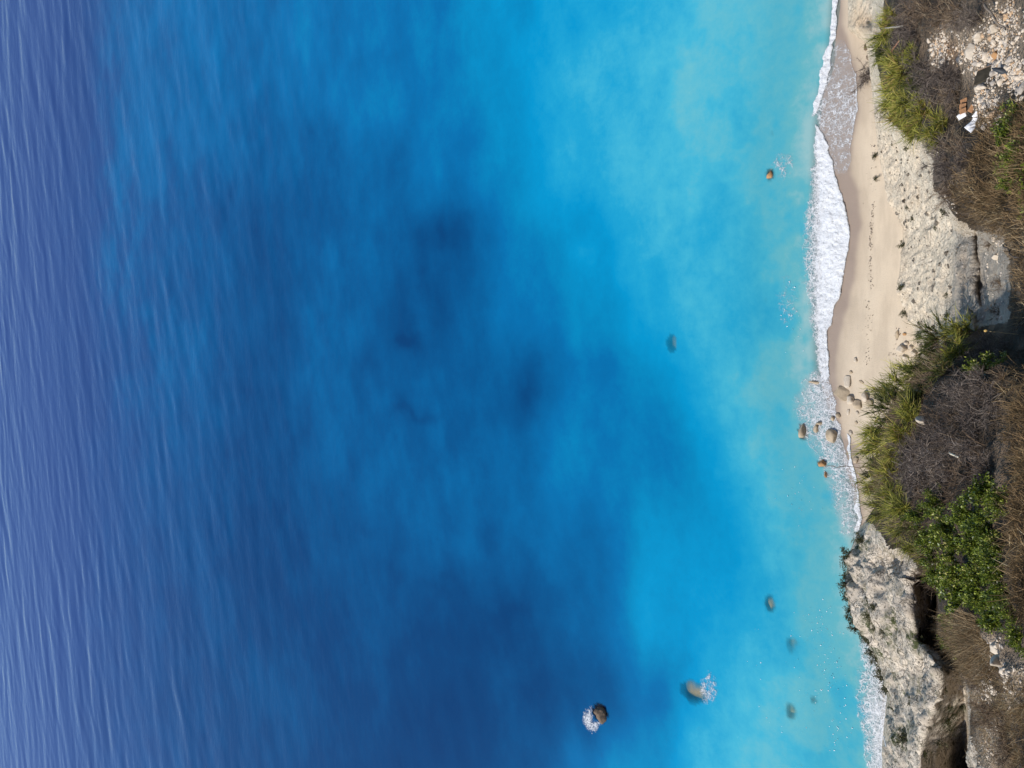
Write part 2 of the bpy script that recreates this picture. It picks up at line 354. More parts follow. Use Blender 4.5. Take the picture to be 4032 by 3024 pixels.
def rock_mesh(name, seed, sub=3, cuts=14, rough=0.07):
    bm = bmesh.new(); bmesh.ops.create_icosphere(bm, subdivisions=sub, radius=1.0)
    v = np.array([x.co for x in bm.verts]); f = np.array([[x.index for x in q.verts] for q in bm.faces]); bm.free()
    r = np.random.default_rng(seed)
    for _ in range(cuts):
        n = r.normal(size=3); n /= np.linalg.norm(n); dd = r.uniform(.55, .88); s = v @ n
        v = v - np.outer(np.maximum(s - dd, 0) * 0.93, n)
    if rough: v = v + v * (fbm(v, .8, seed, 4) * rough * 2)[:, None]
    return mesh(name, v, f, smooth=sub >= 3)
def mat_boulder(name, a, dark, k=.45):
    t = NT(name); P = t.pos(); n1 = t.noise(2.2, 5, .6, P); n2 = t.noise(9, 4, .6, P)
    c = t.mix(t.math('MULTIPLY', t.smooth(n1, .42, .68), .8), a, tuple(x * .72 for x in a)); c = t.mix(t.math('MULTIPLY', t.smooth(n2, .55, .72), k), c, dark)
    return t.done(t.principled(c, .9, t.bump(t.math('ADD', n1, t.math('MULTIPLY', n2, .3)), .6, .05), .2))
M_ROCK = {
 'tan': mat_boulder('boulder_tan', (.42, .335, .235), (.17, .13, .09)), 'orange': mat_boulder('boulder_orange', (.42, .235, .11), (.16, .09, .045)),
 'brown': mat_boulder('boulder_brown', (.62, .33, .085), (.30, .15, .045)), 'dark': mat_boulder('boulder_dark', (.16, .115, .08), (.05, .038, .03), .7),
 'pale': mat_boulder('boulder_pale', (.54, .46, .365), (.26, .215, .165))}
lone_base = rock_mesh('boulder', 131, 4, 22, .20)
rock_bases = [[rock_mesh('boulder', 100 + i, 3, 16, .09) for i in range(4)] for _ in range(1)][0]
def mesh_for(base, mat):
    key = base.name + mat.name
    if key not in mesh_for.c:
        me = base.copy(); me.materials.clear(); me.materials.append(mat); mesh_for.c[key] = me
    return mesh_for.c[key]
mesh_for.c = {}
SR = []
for i, (u, v, pw, ph, top, hh, lab, kind) in enumerate(SEA_ROCKS):
    p = at_z(u, v, top - .1); k = m_per_px(p)
    sy, sx, sz = pw * k * .56 / .92, ph * k * .56, hh * .5
    o = obj('sea_rock', mesh_for(lone_base if i == 0 else rock_bases[i % 4], M_ROCK[kind])); o.location = (p[0], p[1], top - sz * .86); o.scale = (sx, sy, sz)
    o.rotation_euler = (random.uniform(-.15, .15), random.uniform(-.15, .15), random.choice([0, math.pi]) + random.uniform(-.25, .25))
    tag(o, lab, 'rock', 'rocks standing in or under the sea'); SR.append((p[0], p[1], sx, sy, top, hh))

# ------------------------------------------------------------------ sea surface
def axis(*segs):
    r = [segs[0][0]]
    for a, b, s in segs:
        n = max(1, int(round((b - a) / s))); r += list(np.linspace(a, b, n + 1)[1:])
    return np.array(r)
YS = axis((5, 36, .17), (36, 60, .26), (60, 110, .36), (110, 240, .5), (240, 420, 4), (420, 1500, 60), (1500, 9000, 500))
XS = axis((-9000, -1500, 500), (-1500, -300, 60), (-300, -95, 6), (-95, -33, .6), (-33, 33, .2), (33, 95, .6), (95, 300, 6), (300, 1500, 60), (1500, 9000, 500))
GX, GY = np.meshgrid(XS, YS)
SD = shore_dist(GX, GY)
WH = np.zeros_like(GX); r = np.random.default_rng(5)
for k in range(70):
    lam = math.exp(r.uniform(math.log(1.6), math.log(13))); th = math.radians(r.normal(-71, 11)); kk = 2 * math.pi / lam
    cx, cy = math.cos(th), math.sin(th)      # travel direction: towards the shore, a little to the right
    A = 0.0017 * lam ** 0.72
    res = sstep(1.0, 2.2, lam / np.maximum(np.gradient(YS)[:, None] * 1.6, .01))
    WH += res * A * np.sin(kk * (GX * cx + GY * cy) + r.uniform(0, 6.3) + 1.2 * vnoise(np.stack([GX, GY, GX * 0], -1), 9 + lam * 2, k))
calm = 0.13 + 0.87 * sstep(58, 128, GY + GX * 0.10)
calm *= 0.65 + 0.5 * np.clip(fbm(np.stack([GX * .5, GY * 1.4, GX * 0], -1), 26, 90, 3) + .5, 0, 1)
WH = WH * calm * sstep(0, 10, SD)
ZB = seabed_z(GX, GY)
for (x, y, sx, sy, top, hh) in SR:
    e = ((GX - x) / (sx * .92)) ** 2 + ((GY - y) / (sy * .92)) ** 2 + .35 * fbm(np.stack([GX, GY, GX * 0], -1), .5, 3, 3)
    ZB = np.maximum(ZB, np.where(e < 2.5, top - hh * .5 * (1 - np.sqrt(np.clip(1 - e, 0, 1))) - np.maximum(e - .9, 0) * 5.0, -99))
# sand clarity / sediment / weed, read off the picture at coarse stations and laid on the sea floor
CU = np.array([0, 140, 280, 420, 560, 700, 840, 980, 1120, 1260, 1400, 1540, 1680, 1760]) * 1.8228
CV = np.arange(11) * 165.9 * 1.8228
CT = np.array([
 [.02, .06, .36, .45, .36, .44, .48, .52, .60, .69, .80, .87, .92, .96],
 [.02, .06, .33, .40, .37, .44, .46, .51, .58, .76, .81, .87, .92, .97],
 [.02, .12, .36, .36, .28, .34, .34, .40, .55, .72, .79, .84, .89, .96],
 [.02, .12, .29, .30, .20, .30, .27, .23, .46, .62, .72, .80, .87, .94],
 [.02, .14, .28, .26, .17, .29, .20, .27, .48, .58, .68, .79, .87, .93],
 [.02, .08, .27, .24, .12, .28, .28, .28, .26, .47, .57, .80, .88, .93],
 [.02, .08, .20, .20, .13, .26, .28, .28, .30, .48, .54, .68, .87, .92],
 [.02, .08, .18, .18, .12, .20, .22, .28, .30, .43, .62, .68, .84, .90],
 [.02, .08, .17, .17, .12, .13, .20, .16, .17, .32, .62, .73, .86, .91],
 [.02, .08, .17, .17, .15, .12, .14, .12, .15, .24, .50, .77, .88, .93],
 [.02, .09, .18, .17, .15, .13, .11, .14, .20, .40, .62, .78, .88, .93]])
PW = np.stack([GX, GY, np.zeros_like(GX)], -1)
wx = fbm(PW, 14, 31, 4) * 3.2; wy = fbm(PW, 14, 37, 4) * 3.2
sc_ = np.clip(GY / 45, .35, 2.2)
pu, pv = to_px(np.stack([GX + wx * sc_, GY + wy * sc_, np.zeros_like(GX)], -1))
def bilin(T, cu, cv, u, v):
    a = np.clip(np.interp(u, cu, np.arange(len(cu))), 0, len(cu) - 1.001); b = np.clip(np.interp(v, cv, np.arange(len(cv))), 0, len(cv) - 1.001)
    i, j = a.astype(int), b.astype(int); fa, fb = a - i, b - j; fa = fa * fa * (3 - 2 * fa); fb = fb * fb * (3 - 2 * fb)
    return T[j, i] * (1 - fa) * (1 - fb) + T[j, i + 1] * fa * (1 - fb) + T[j + 1, i] * (1 - fa) * fb + T[j + 1, i + 1] * fa * fb
S = bilin(CT, CU, CV, pu, pv)
WEED = [(1590, 1330, 60, 40, .16), (1640, 1650, 110, 28, .12), (1560, 1620, 30, 60, .10), (2090, 1500, 60, 110, .14), (1970, 2110, 50, 90, .10), (1740, 900, 90, 60, .13), (1440, 2080, 40, 40, .08),
        (1550, 2230, 40, 60, .08), (1760, 2300, 60, 40, .08), (2000, 2420, 120, 60, .06), (1650, 1020, 30, 90, .08), (1480, 1450, 60, 60, .06), (1800, 1800, 40, 90, .07), (1700, 2500, 160, 60, .05)]
pu2, pv2 = to_px(np.stack([GX + wx * .5 + fbm(PW, 3.5, 61, 4) * 2.2, GY + wy * .5 + fbm(PW, 3.5, 63, 4) * 2.2, np.zeros_like(GX)], -1))
for (u, v, ru, rv, a) in WEED: S = S - .75 * a * np.exp(-((pu2 - u) / ru) ** 2 - ((pv2 - v) / rv) ** 2)
S = S + fbm(PW * np.array([.7, 1.0, 1]), 7.5, 44, 6, .6) * .15 * sstep(.0, .5, S) + fbm(PW, 22, 48, 4) * .06
S = S + sstep(.72, .9, S) * np.clip(fbm(PW, 2.6, 52, 5), -.4, .6) * .16 * sstep(26, 3, SD)
S = S + fbm(PW @ np.array([[.95, -.33, 0], [.33, .95, 0], [0, 0, 1]]) * np.array([.3, 1.3, 1]), 5.0, 57, 5, .6) * .07 * sstep(1.0, .5, S)
S = np.maximum(S, .07 * sstep(150, 105, GY)); S = S + fbm(PW * np.array([.8, 1.1, 1]), 3.4, 59, 5, .6) * .075 * sstep(.62, .3, S)
S = np.clip(S, 0.0, .90); S = S + .13 * sstep(3.6, .0, SD) * (.7 + .6 * fbm(PW, 1.2, 58, 4))
ZB0 = seabed_z(GX, GY)
OP = 1 - np.exp(-4.6 * np.maximum(WH - ZB0, 0) - 0.10); OPR = 1 - np.exp(-1.5 * np.maximum(WH - ZB, 0) - .03)
OP = np.maximum(OP, .86 * sstep(-.3, .9, SD)); OP = OP + (OPR - OP) * sstep(0, .35, ZB - ZB0)
WV = np.stack([GX, GY, WH], -1)
keep = (SD > -7.0) | (np.abs(GX) > 40)
WF = grid_faces(len(YS), len(XS)); WF = WF[keep.ravel()[WF].all(1)]
t = NT('sea_water'); P = t.pos(); s_at = t.attr('hue')
nsw = t.n('Mapping'); nsw.inputs['Rotation'].default_value = (0, 0, math.radians(-19)); nsw.inputs['Scale'].default_value = (.35, 1.0, 1); t.set(nsw.inputs[0], P)
n1 = t.noise(.9, 4, .6, P); n2 = t.noise(3.0, 3, .6, P); n3 = t.noise(.16, 5, .6, nsw.outputs[0])
hue = t.math('ADD', s_at, t.math('MULTIPLY', t.math('SUBTRACT', n3, .5), .13))
hue = t.math('ADD', hue, t.math('MULTIPLY', t.math('SUBTRACT', n2, .5), .05))
hue = t.math('ADD', hue, t.math('MULTIPLY', t.math('SUBTRACT', n1, .5), t.math('MULTIPLY', s_at, .12)), clamp=True)
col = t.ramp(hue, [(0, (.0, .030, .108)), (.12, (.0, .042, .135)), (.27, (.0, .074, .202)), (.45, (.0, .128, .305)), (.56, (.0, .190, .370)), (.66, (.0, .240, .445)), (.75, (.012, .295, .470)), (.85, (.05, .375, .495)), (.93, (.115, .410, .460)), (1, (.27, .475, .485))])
col = t.mix(t.attr('sky_sheen'), col, (.019, .047, .172))  # sky reflection on the far water, painted as a violet body colour
rip = t.noise(1.5, 4, .62, nsw.outputs[0]); rip2 = t.noise(6.0, 3, .6, P); rip3 = t.noise(22.0, 2, .6, P)
hgt = t.math('ADD', t.math('MULTIPLY', rip, 1.0), t.math('ADD', t.math('MULTIPLY', rip2, .22), t.math('MULTIPLY', rip3, .06)))
nrm = t.bump(hgt, .4, .10)
dif = t.n('BsdfDiffuse', Color=col)
tra = t.n('BsdfTransparent', Color=t.mix(t.attr('opac'), (.97, .99, 1.0), (.5, .9, .96)))
body = t.n('MixShader', i0=t.attr('opac'), i1=tra.outputs[0], i2=dif.outputs[0])
glo = t.n('BsdfGlossy', Color=(.84, .90, 1), Roughness=.035, Normal=nrm)
fr = t.n('Fresnel', IOR=1.333, Normal=nrm)
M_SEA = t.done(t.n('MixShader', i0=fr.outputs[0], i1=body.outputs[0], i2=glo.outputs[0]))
used = np.unique(WF); mp = np.full(GX.size, -1); mp[used] = np.arange(len(used))
sea = obj('sea_water', mesh('sea_water', WV.reshape(-1, 3)[used], mp[WF], {'sky_sheen': (sstep(95, 190, GY + 14 * fbm(PW * np.array([.4, 1, 1]), 30, 73, 4)) * np.where(GY > 60, 1, 0) * .9 * (1 - .8 * sstep(.2, .36, S))).ravel()[used], 'hue': S.ravel()[used], 'opac': OP.ravel()[used]}), M_SEA)
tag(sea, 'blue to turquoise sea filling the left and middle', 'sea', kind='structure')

# ------------------------------------------------------------------ sand: beach and sea floor in one sheet
BY = axis((2, 34, .14), (34, 70, 1.2), (70, 300, 10), (300, 1500, 100), (1500, 9000, 1500)); BX = axis((-9000, -1500, 1500), (-1500, -300, 100), (-300, -40, 10), (-40, -21, .6), (-21, 21, .14), (21, 40, .6), (40, 300, 10), (300, 1500, 100), (1500, 9000, 1500))
bx, by = np.meshgrid(BX, BY); bd = shore_dist(bx, by); bz = seabed_z(bx, by)
PB = np.stack([bx, by, np.zeros_like(bx)], -1)
bz = bz + fbm(PB, 2.2, 80, 4) * .05 + fbm(PB * np.array([.35, 1, 1]), .9, 83, 4) * .03
SW_V = [-600, 100, 160, 230, 300, 430, 500, 640, 700, 760, 900, 1000, 1100, 1250, 1350, 1480, 1560, 1640, 1720, 1760, 1900, 2000, 2100, 3700]
SW_U = [3345, 3315, 3335, 3352, 3376, 3382, 3368, 3346, 3348, 3378, 3385, 3375, 3365, 3325, 3300, 3290, 3295, 3300, 3325, 3372, 3385, 3392, 3395, 3500]
qu, qv = to_px(np.stack([bx + fbm(PB, 1.5, 86, 4) * .22, by + fbm(PB, 1.5, 87, 4) * .22, bz], -1))
swl = np.interp(qv, SW_V, SW_U)
wet = sstep(16, -10, qu - swl)
damp = sstep(80, -10, qu - swl)
sand = obj('beach', mesh('beach', np.stack([bx, by, bz], -1), grid_faces(len(BY), len(BX)), {'wet': wet, 'damp': damp}), None)
t = NT('beach_sand'); P = t.pos(); mpn = t.n('Mapping'); mpn.inputs['Scale'].default_value = (.22, 1.0, 1.0); t.set(mpn.inputs[0], P)
n1 = t.noise(1.1, 5, .6, mpn.outputs[0]); n2 = t.noise(14, 4, .7, P); n3 = t.noise(2.4, 5, .7, mpn.outputs[0]); n4 = t.noise(60, 2, .6, P)
c = t.mix(t.smooth(n1, .35, .65), (.575, .478, .36), (.49, .405, .305))
c = t.mix(t.math('MULTIPLY', t.smooth(n2, .5, .75), .35), c, (.40, .32, .25))
c = t.mix(t.math('MULTIPLY', t.smooth(n3, .62, .74), .40), c, (.36, .30, .26))
c = t.mix(t.math('MULTIPLY', t.attr('damp'), .55), c, (.36, .285, .215))
c = t.mix(t.attr('wet'), c, (.29, .225, .18))
rg = t.math('SUBTRACT', .95, t.math('MULTIPLY', t.attr('wet'), .45))
sand.data.materials.append(t.done(t.principled(c, rg, t.bump(t.math('ADD', n2, t.math('MULTIPLY', n4, .4)), .55, .03), .3)))
tag(sand, 'narrow pale sand beach between the foam and the cliff', 'beach', kind='structure')
def sand_z(x, y):
    i = np.clip(np.searchsorted(BX, x) - 1, 0, len(BX) - 2); j = np.clip(np.searchsorted(BY, y) - 1, 0, len(BY) - 2)
    return np.maximum(np.maximum(bz[j, i], bz[j + 1, i]), np.maximum(bz[j, i + 1], bz[j + 1, i + 1]))

# ------------------------------------------------------------------ foam
t = NT('sea_foam'); P = t.pos(); de = t.attr('dens')
wn = t.n('TexNoise'); wn.inputs['Scale'].default_value = 1.9; wn.inputs['Detail'].default_value = 4; t.set(wn.inputs['Vector'], P)
wv = t.n('VectorMath', _operation='SCALE'); t.set(wv.inputs[0], wn.outputs['Color']); wv.inputs['Scale'].default_value = 1.1
pv_ = t.n('VectorMath', _operation='ADD'); t.set(pv_.inputs[0], P); t.set(pv_.inputs[1], wv.outputs[0])
def lace(scale, vec):
    vo = t.n('TexVoronoi', _feature='DISTANCE_TO_EDGE', Scale=scale); t.set(vo.inputs['Vector'], vec); return vo.outputs['Distance']
l1 = lace(2.4, pv_.outputs[0]); l2 = lace(5.6, pv_.outputs[0]); nn = t.noise(2.2, 5, .65, P); nf = t.noise(9, 4, .6, P)
e1 = t.math('SUBTRACT', 1, t.smooth(l1, .0, t.math('ADD', .045, t.math('MULTIPLY', de, .20))))
e2 = t.math('SUBTRACT', 1, t.smooth(l2, .0, t.math('ADD', .04, t.math('MULTIPLY', de, .25))))
web = t.math('MAXIMUM', t.math('MULTIPLY', e1, .95), t.math('MULTIPLY', e2, t.math('ADD', .35, de)))
cov = t.math('MULTIPLY', t.smooth(t.math('ADD', t.math('ADD', nn, t.math('MULTIPLY', nf, .5)), t.math('MULTIPLY', de, 1.0)), .95, 1.65), .95)
patch = t.smooth(t.math('ADD', nn, t.math('MULTIPLY', de, .7)), .52, .82)
al = t.math('MAXIMUM', t.math('MULTIPLY', web, patch), cov, clamp=True)
al = t.math('MULTIPLY', al, t.smooth(de, .0, .12))
al = t.math('MAXIMUM', al, t.attr('film'))
fcol = t.mix(t.smooth(t.math('ADD', t.math('MULTIPLY', web, .4), nf), .35, .85), (.44, .47, .50), (.67, .68, .70))
fd = t.principled(fcol, .8, t.bump(t.math('ADD', web, t.math('MULTIPLY', nf, .6)), .4, .06), .2)
ft = t.n('BsdfTransparent')
M_FOAM = t.done(t.n('MixShader', i0=al, i1=ft.outputs[0], i2=fd.outputs[0]))
def foam(name, label, vlist, left, right, dens, soft=(14, 8), film=0.0, height=.10, grow=0.0, step=2.6, extra=None):
    """strip between two traced edges; dens(t, v) gives cover across the strip"""
    vv = np.arange(vlist[0], vlist[-1] + .1, step); lu = np.interp(vv, vlist, left); ru = np.interp(vv, vlist, right)
    pad = 26; u0, u1 = lu.min() - pad, ru.max() + pad
    uu = np.arange(u0, u1, step); UU, VV = np.meshgrid(uu, vv)
    B = at_z(UU, VV, np.full_like(UU, .05))
    jit = fbm(B, 1.1, 5, 4) * 22; jit2 = fbm(B, .9, 15, 4) * 12
    lo = np.interp(VV, vlist, left) + jit; hi = np.interp(VV, vlist, right) + jit2
    T = (UU - lo) / np.maximum(hi - lo, 6)
    D = sstep(0, soft[0], UU - lo) * sstep(0, soft[1], hi - UU) * dens(np.clip(T, 0, 1), VV)
    D *= sstep(0, 40, VV - vlist[0]) * sstep(0, 40, vlist[-1] - VV)
    if extra is not None: D = extra(UU, VV, D)
    zz = np.maximum(sand_z(B[..., 0], B[..., 1]), .0)
    B = at_z(UU, VV, zz)
    B[..., 2] = np.maximum(sand_z(B[..., 0], B[..., 1]), 0.015) + .03 + np.clip(D, 0, 1.2) * (height * (.7 + fbm(B, .8, 50, 3)) + .05 * fbm(B, .22, 55, 3))
    F = grid_faces(*UU.shape); F = F[(D.ravel()[F] > .015).any(1)]
    us = np.unique(F); mp = np.full(UU.size, -1); mp[us] = np.arange(len(us))
    fm = film * sstep(0, .3, D)
    o = obj(name, mesh(name, B.reshape(-1, 3)[us], mp[F], {'dens': D.ravel()[us], 'film': fm.ravel()[us]}), M_FOAM)
    return tag(o, label, 'foam', kind='stuff')
foam('wave_foam', 'widest white foam of the broken wave beside the sand', [470, 490, 560, 700, 800, 900, 1000, 1150, 1250, 1350, 1480, 1520],
     [3196, 3190, 3196, 3180, 3164, 3158, 3156, 3160, 3176, 3196, 3212, 3215], [3212, 3216, 3262, 3296, 3330, 3346, 3342, 3312, 3276, 3258, 3270, 3262],
     lambda T, v: (.42 + .75 * sstep(.15, .62, T)) * np.interp(v, [480, 600, 900, 1100, 1250, 1450], [.8, .95, 1.0, .95, .75, .62]), (26, 5), height=.09)
foam('wave_crest_foam', 'thin white line of foam running up to the top of the picture', [-300, 0, 150, 330, 430, 470], [3318, 3276, 3264, 3226, 3200, 3188], [3335, 3300, 3292, 3258, 3226, 3214],
     lambda T, v: 1.05 + 0 * T, (6, 6), height=.06)
foam('swash_foam', 'thin lacy foam sheet washing over the upper sand', [140, 170, 230, 300, 430, 500, 640, 700], [3290, 3282, 3270, 3250, 3205, 3215, 3270, 3290], [3318, 3335, 3350, 3374, 3380, 3366, 3346, 3335],
     lambda T, v: .24 + .16 * np.exp(-((v - 440) / 120) ** 2) + .25 * np.exp(-((T - .97) / .02) ** 2), (8, 4), film=.16, height=.0)
foam('rock_wash_foam', 'patchy lacy foam swirling round the boulders in the shallows', [1440, 1500, 1560, 1640, 1720, 1800, 1900, 2000, 2100, 2140], [3200, 3150, 3100, 3110, 3130, 3190, 3230, 3262, 3300, 3340],
     [3270, 3272, 3290, 3300, 3318, 3345, 3372, 3385, 3388, 3375], lambda T, v: .10 + .34 * sstep(.05, .6, T) * np.interp(v, [1500, 1650, 1750, 1900, 2050], [1, 1, .9, .7, .55]) + .06, (40, 8), film=.16, height=.02)
foam('swash_line_foam', 'thin white curving foam line along the wet sand above the headland', [1690, 1720, 1800, 1900, 1980, 2040, 2110], [3318, 3330, 3342, 3358, 3368, 3380, 3352], [3334, 3346, 3358, 3376, 3388, 3400, 3376],
     lambda T, v: .95 + 0 * T, (5, 4), height=.06)
foam('headland_foam', 'white foam breaking along the foot of the rock headland', [2470, 2540, 2650, 2720, 2800, 2850, 2900, 3024, 3200], [3392, 3385, 3368, 3362, 3360, 3368, 3392, 3408, 3420], [3420, 3440, 3490, 3512, 3510, 3505, 3500, 3500, 3500],
     lambda T, v: (.22 + .36 * sstep(.0, .6, T)) * np.interp(v, [2520, 2650, 2800, 3000], [.8, .8, 1.05, 1.05]), (16, 4), film=.06, height=.10)
def disc_foam(name, label, u, v, ru, rv, amp, hole=None):
    def ex(UU, VV, D):
        e = ((UU - u) / ru) ** 2 + ((VV - v) / rv) ** 2
        n = fbm(np.stack([UU, VV, UU * 0], -1), 26, 12, 4)
        r_ = amp * np.clip(1.15 - e + n * .7, 0, 1)
        if hole: r_ = r_ * (1 - np.exp(-((UU - hole[0]) / hole[2]) ** 4 - ((VV - hole[1]) / hole[3]) ** 4))
        return r_
    vl = [v - rv * 1.5, v + rv * 1.5]
    return foam(name, label, vl, [u - ru * 1.3] * 2, [u + ru * 1.3] * 2, lambda T, q: 1 + 0 * T, (1, 1), height=.03, extra=ex, step=2.0)
disc_foam('rock_foam', 'white foam on the left side of the lone dark rock', 2334, 2832, 38, 50, .62, (2356, 2812, 30, 36))
disc_foam('rock_foam', 'lacy round foam patch beside the brown sunken rock', 2788, 2715, 38, 68, .36)
disc_foam('rock_foam', 'faint lacy foam beside the small orange brown rock', 3082, 655, 50, 60, .26, (3030, 690, 24, 30))
disc_foam('rock_foam', 'faint foam wisps off the narrowing end of the main foam', 3100, 1180, 50, 110, .17)

# ------------------------------------------------------------------ boulders on the beach
BOULD = [
 (3315, 1548, 60, 66, .28, 'broad low boulder half sunk in wet sand beside the foam', 'tan'),
 (3338, 1502, 30, 56, .22, 'slim slanting boulder on sand just above the broad low one', 'pale'),
 (3349, 1577, 32, 36, .40, 'round boulder with black shadow touching the broad low one', 'pale'),
 (3378, 1592, 36, 34, .26, 'wedge shaped grey boulder right of the round shadowed one', 'tan'),
 (3406, 1562, 28, 40, .50, 'tall white boulder with black shadow closest to the shrubs', 'pale'),
 (3424, 1588, 34, 30, .36, 'grey boulder half hidden by the shrub tips', 'tan'),
 (3300, 1636, 18, 24, .25, 'small boulder at the foam edge below the broad low one', 'tan'),
 (3340, 1622, 12, 24, .10, 'thin white stone lying on sand below the round boulder', 'pale'),
 (3376, 1626, 12, 16, .10, 'tiny white stone on sand below the wedge boulder', 'pale'),
 (3349, 1704, 18, 20, .14, 'small white stone by the swash line near the shrubs', 'pale'),
 (3371, 1664, 12, 16, .10, 'small tan stone on sand beside the shrub tips', 'tan'),
 (3371, 1812, 18, 28, .26, 'single tan stone on sand just above the long dead branch', 'tan'),
 (3350, 1466, 14, 12, .12, 'small tan stone on sand just above the slim boulder', 'tan'),
 (3369, 1418, 14, 18, .16, 'lone rounded stone on open sand above the boulder cluster', 'pale'),
 (3392, 1504, 22, 12, .08, 'flat tan stone on sand right of the slim boulder', 'tan'),
 (3552, 1376, 38, 34, .60, 'large angular pale block with dark shadow among rubble', 'pale'),
 (3568, 1352, 20, 16, .25, 'small pale block just above the large angular block', 'pale'),
 (3588, 1368, 18, 16, .25, 'small pale block right of the large angular block', 'pale'),
 (3564, 1408, 26, 14, .22, 'flat pale block below the large angular block', 'pale'),
 (3600, 1392, 24, 20, .30, 'pale block at the shrub edge by the rubble', 'pale'),
 (3532, 1318, 14, 40, .16, 'grey flake of rock standing above the rubble on sand', 'tan'),
 (3562, 1316, 14, 12, .16, 'small reddish stone on sand above the rubble', 'orange'),
 (3410, 188, 16, 24, .35, 'dark small boulder at the cliff foot near the top', 'dark'),
 (3420, 228, 14, 22, .30, 'dark small boulder above the dead shrub on the sand', 'dark'),
]
bm_base = [rock_mesh('boulder', 200 + i, 3, 18, .07) for i in range(5)]
def on_ground(u, v):
    p = at_z(u, v, .5)
    for _ in range(3): p = at_z(u, v, float(sand_z(np.array(p[0]), np.array(p[1]))))
    return p
for i, (u, v, pw, ph, hh, lab, kind) in enumerate(BOULD):
    p = on_ground(u, v); f = np.interp(v, vs, foot_v)
    if u > f + 8: p = surf(u, v)
    k = m_per_px(p); o = obj('boulder', mesh_for(bm_base[i % 5], M_ROCK[kind]))
    o.location = (p[0], p[1], p[2] + hh * .25); o.scale = (ph * k * .58, pw * k * .58, hh * .75)
    o.rotation_euler = (random.uniform(-.2, .2), random.uniform(-.2, .2), random.uniform(-.4, .4) + (i % 2) * math.pi)
    tag(o, lab, 'boulder', 'boulders and stones on the beach')

# ------------------------------------------------------------------ stones on the slopes: parts of the bank and the cliff
st_base = [rock_mesh('stone', 300 + i, 1, 8, .05) for i in range(6)]
M_ST = [mat_plain('stone_cream', (.56, .475, .38), .9, .16, 3), mat_plain('stone_grey', (.38, .335, .29), .9, .2, 3), mat_plain('stone_ochre', (.50, .34, .21), .9, .2, 3)]
M_CST = mat_rock('stone_cliff', (.55, .48, .39), (.46, .39, .31), (.25, .2, .15), .2, None, .01, 5)
def stones(n, parent, pick, lo, hi, mats=None):
    for _ in range(n):
        u, v = pick(); p = surf(u, v); s = lo * (hi / lo) ** (random.random() ** 1.7)
        o = obj('stone', mesh_for(random.choice(st_base), random.choice(mats) if mats else random.choices(M_ST, [7, 2, 1.2])[0]), None, parent)
        o.location = (p[0], p[1], p[2] + s * .15); o.scale = (s * random.uniform(.8, 1.3), s * random.uniform(.8, 1.3), s * random.uniform(.55, .9))
        o.rotation_euler = (random.uniform(-.6, .6), random.uniform(-.6, .6), random.uniform(0, 6.3))
def pick_top():
    while True:
        c = random.choice([(3960, 110, 70, 110), (3850, 200, 100, 70), (3930, 260, 80, 60), (3700, 190, 36, 60), (3890, 410, 40, 70), (4000, 300, 40, 60), (3640, 590, 40, 40), (3720, 820, 30, 60)])
        u, v = random.gauss(c[0], c[2] * .55), random.gauss(c[1], c[3] * .6)
        if u > np.interp(v, EDGE_V, EDGE_U) + 6 and u < 4060 and v > -40: return u, v
stones(235, LAND['hillside'], pick_top, .04, .125)
def pick_low():
    c = random.choice([(3990, 2700, 40, 90), (3880, 2720, 30, 90), (3900, 2930, 40, 80), (3930, 2560, 30, 40)])
    return random.gauss(c[0], c[2] * .6), random.gauss(c[1], c[3] * .6)
stones(60, LAND['hillside'], pick_low, .03, .10)
def pick_cliff():
    while True:
        v = random.uniform(520, 1400); f = np.interp(v, vs, foot_v); u = random.uniform(f + 15, min(np.interp(v, EDGE_V, EDGE_U), 3745))
        if u > f + 15: return u, v
stones(150, LAND['cliff'], pick_cliff, .06, .20, [M_CST])

# ------------------------------------------------------------------ plant builders
def ribbons(O, D, Lg, W, droop=.2, segs=3, rng=RNG, curl=.15, taper=1.0):
    n = len(O); D = D / np.linalg.norm(D, axis=1, keepdims=True); Lg = np.broadcast_to(Lg, n)[:, None]; W = np.broadcast_to(W, n)[:, None]
    R = rng.normal(size=(n, 3)); side = np.cross(D, R); side /= np.linalg.norm(side, axis=1, keepdims=True) + 1e-9
    C = rng.normal(size=(n, 3)) * curl; Vv = []
    for k in range(segs + 1):
        tt = k / segs; p = O + D * Lg * tt + Lg * (C * tt * tt) + np.array([0, 0, -1]) * Lg * droop * tt * tt
        ww = W * (1 - taper * .85 * tt) * .5; Vv += [p - side * ww, p + side * ww]
    Vv = np.stack(Vv, 1); b = (np.arange(n) * 2 * (segs + 1))[:, None]
    F = np.concatenate([b + np.array([[2 * k, 2 * k + 1, 2 * k + 3, 2 * k + 2]]) for k in range(segs)], 0)
    tint = np.repeat(rng.random(n), 2 * (segs + 1))
    return Vv.reshape(-1, 3), F, tint
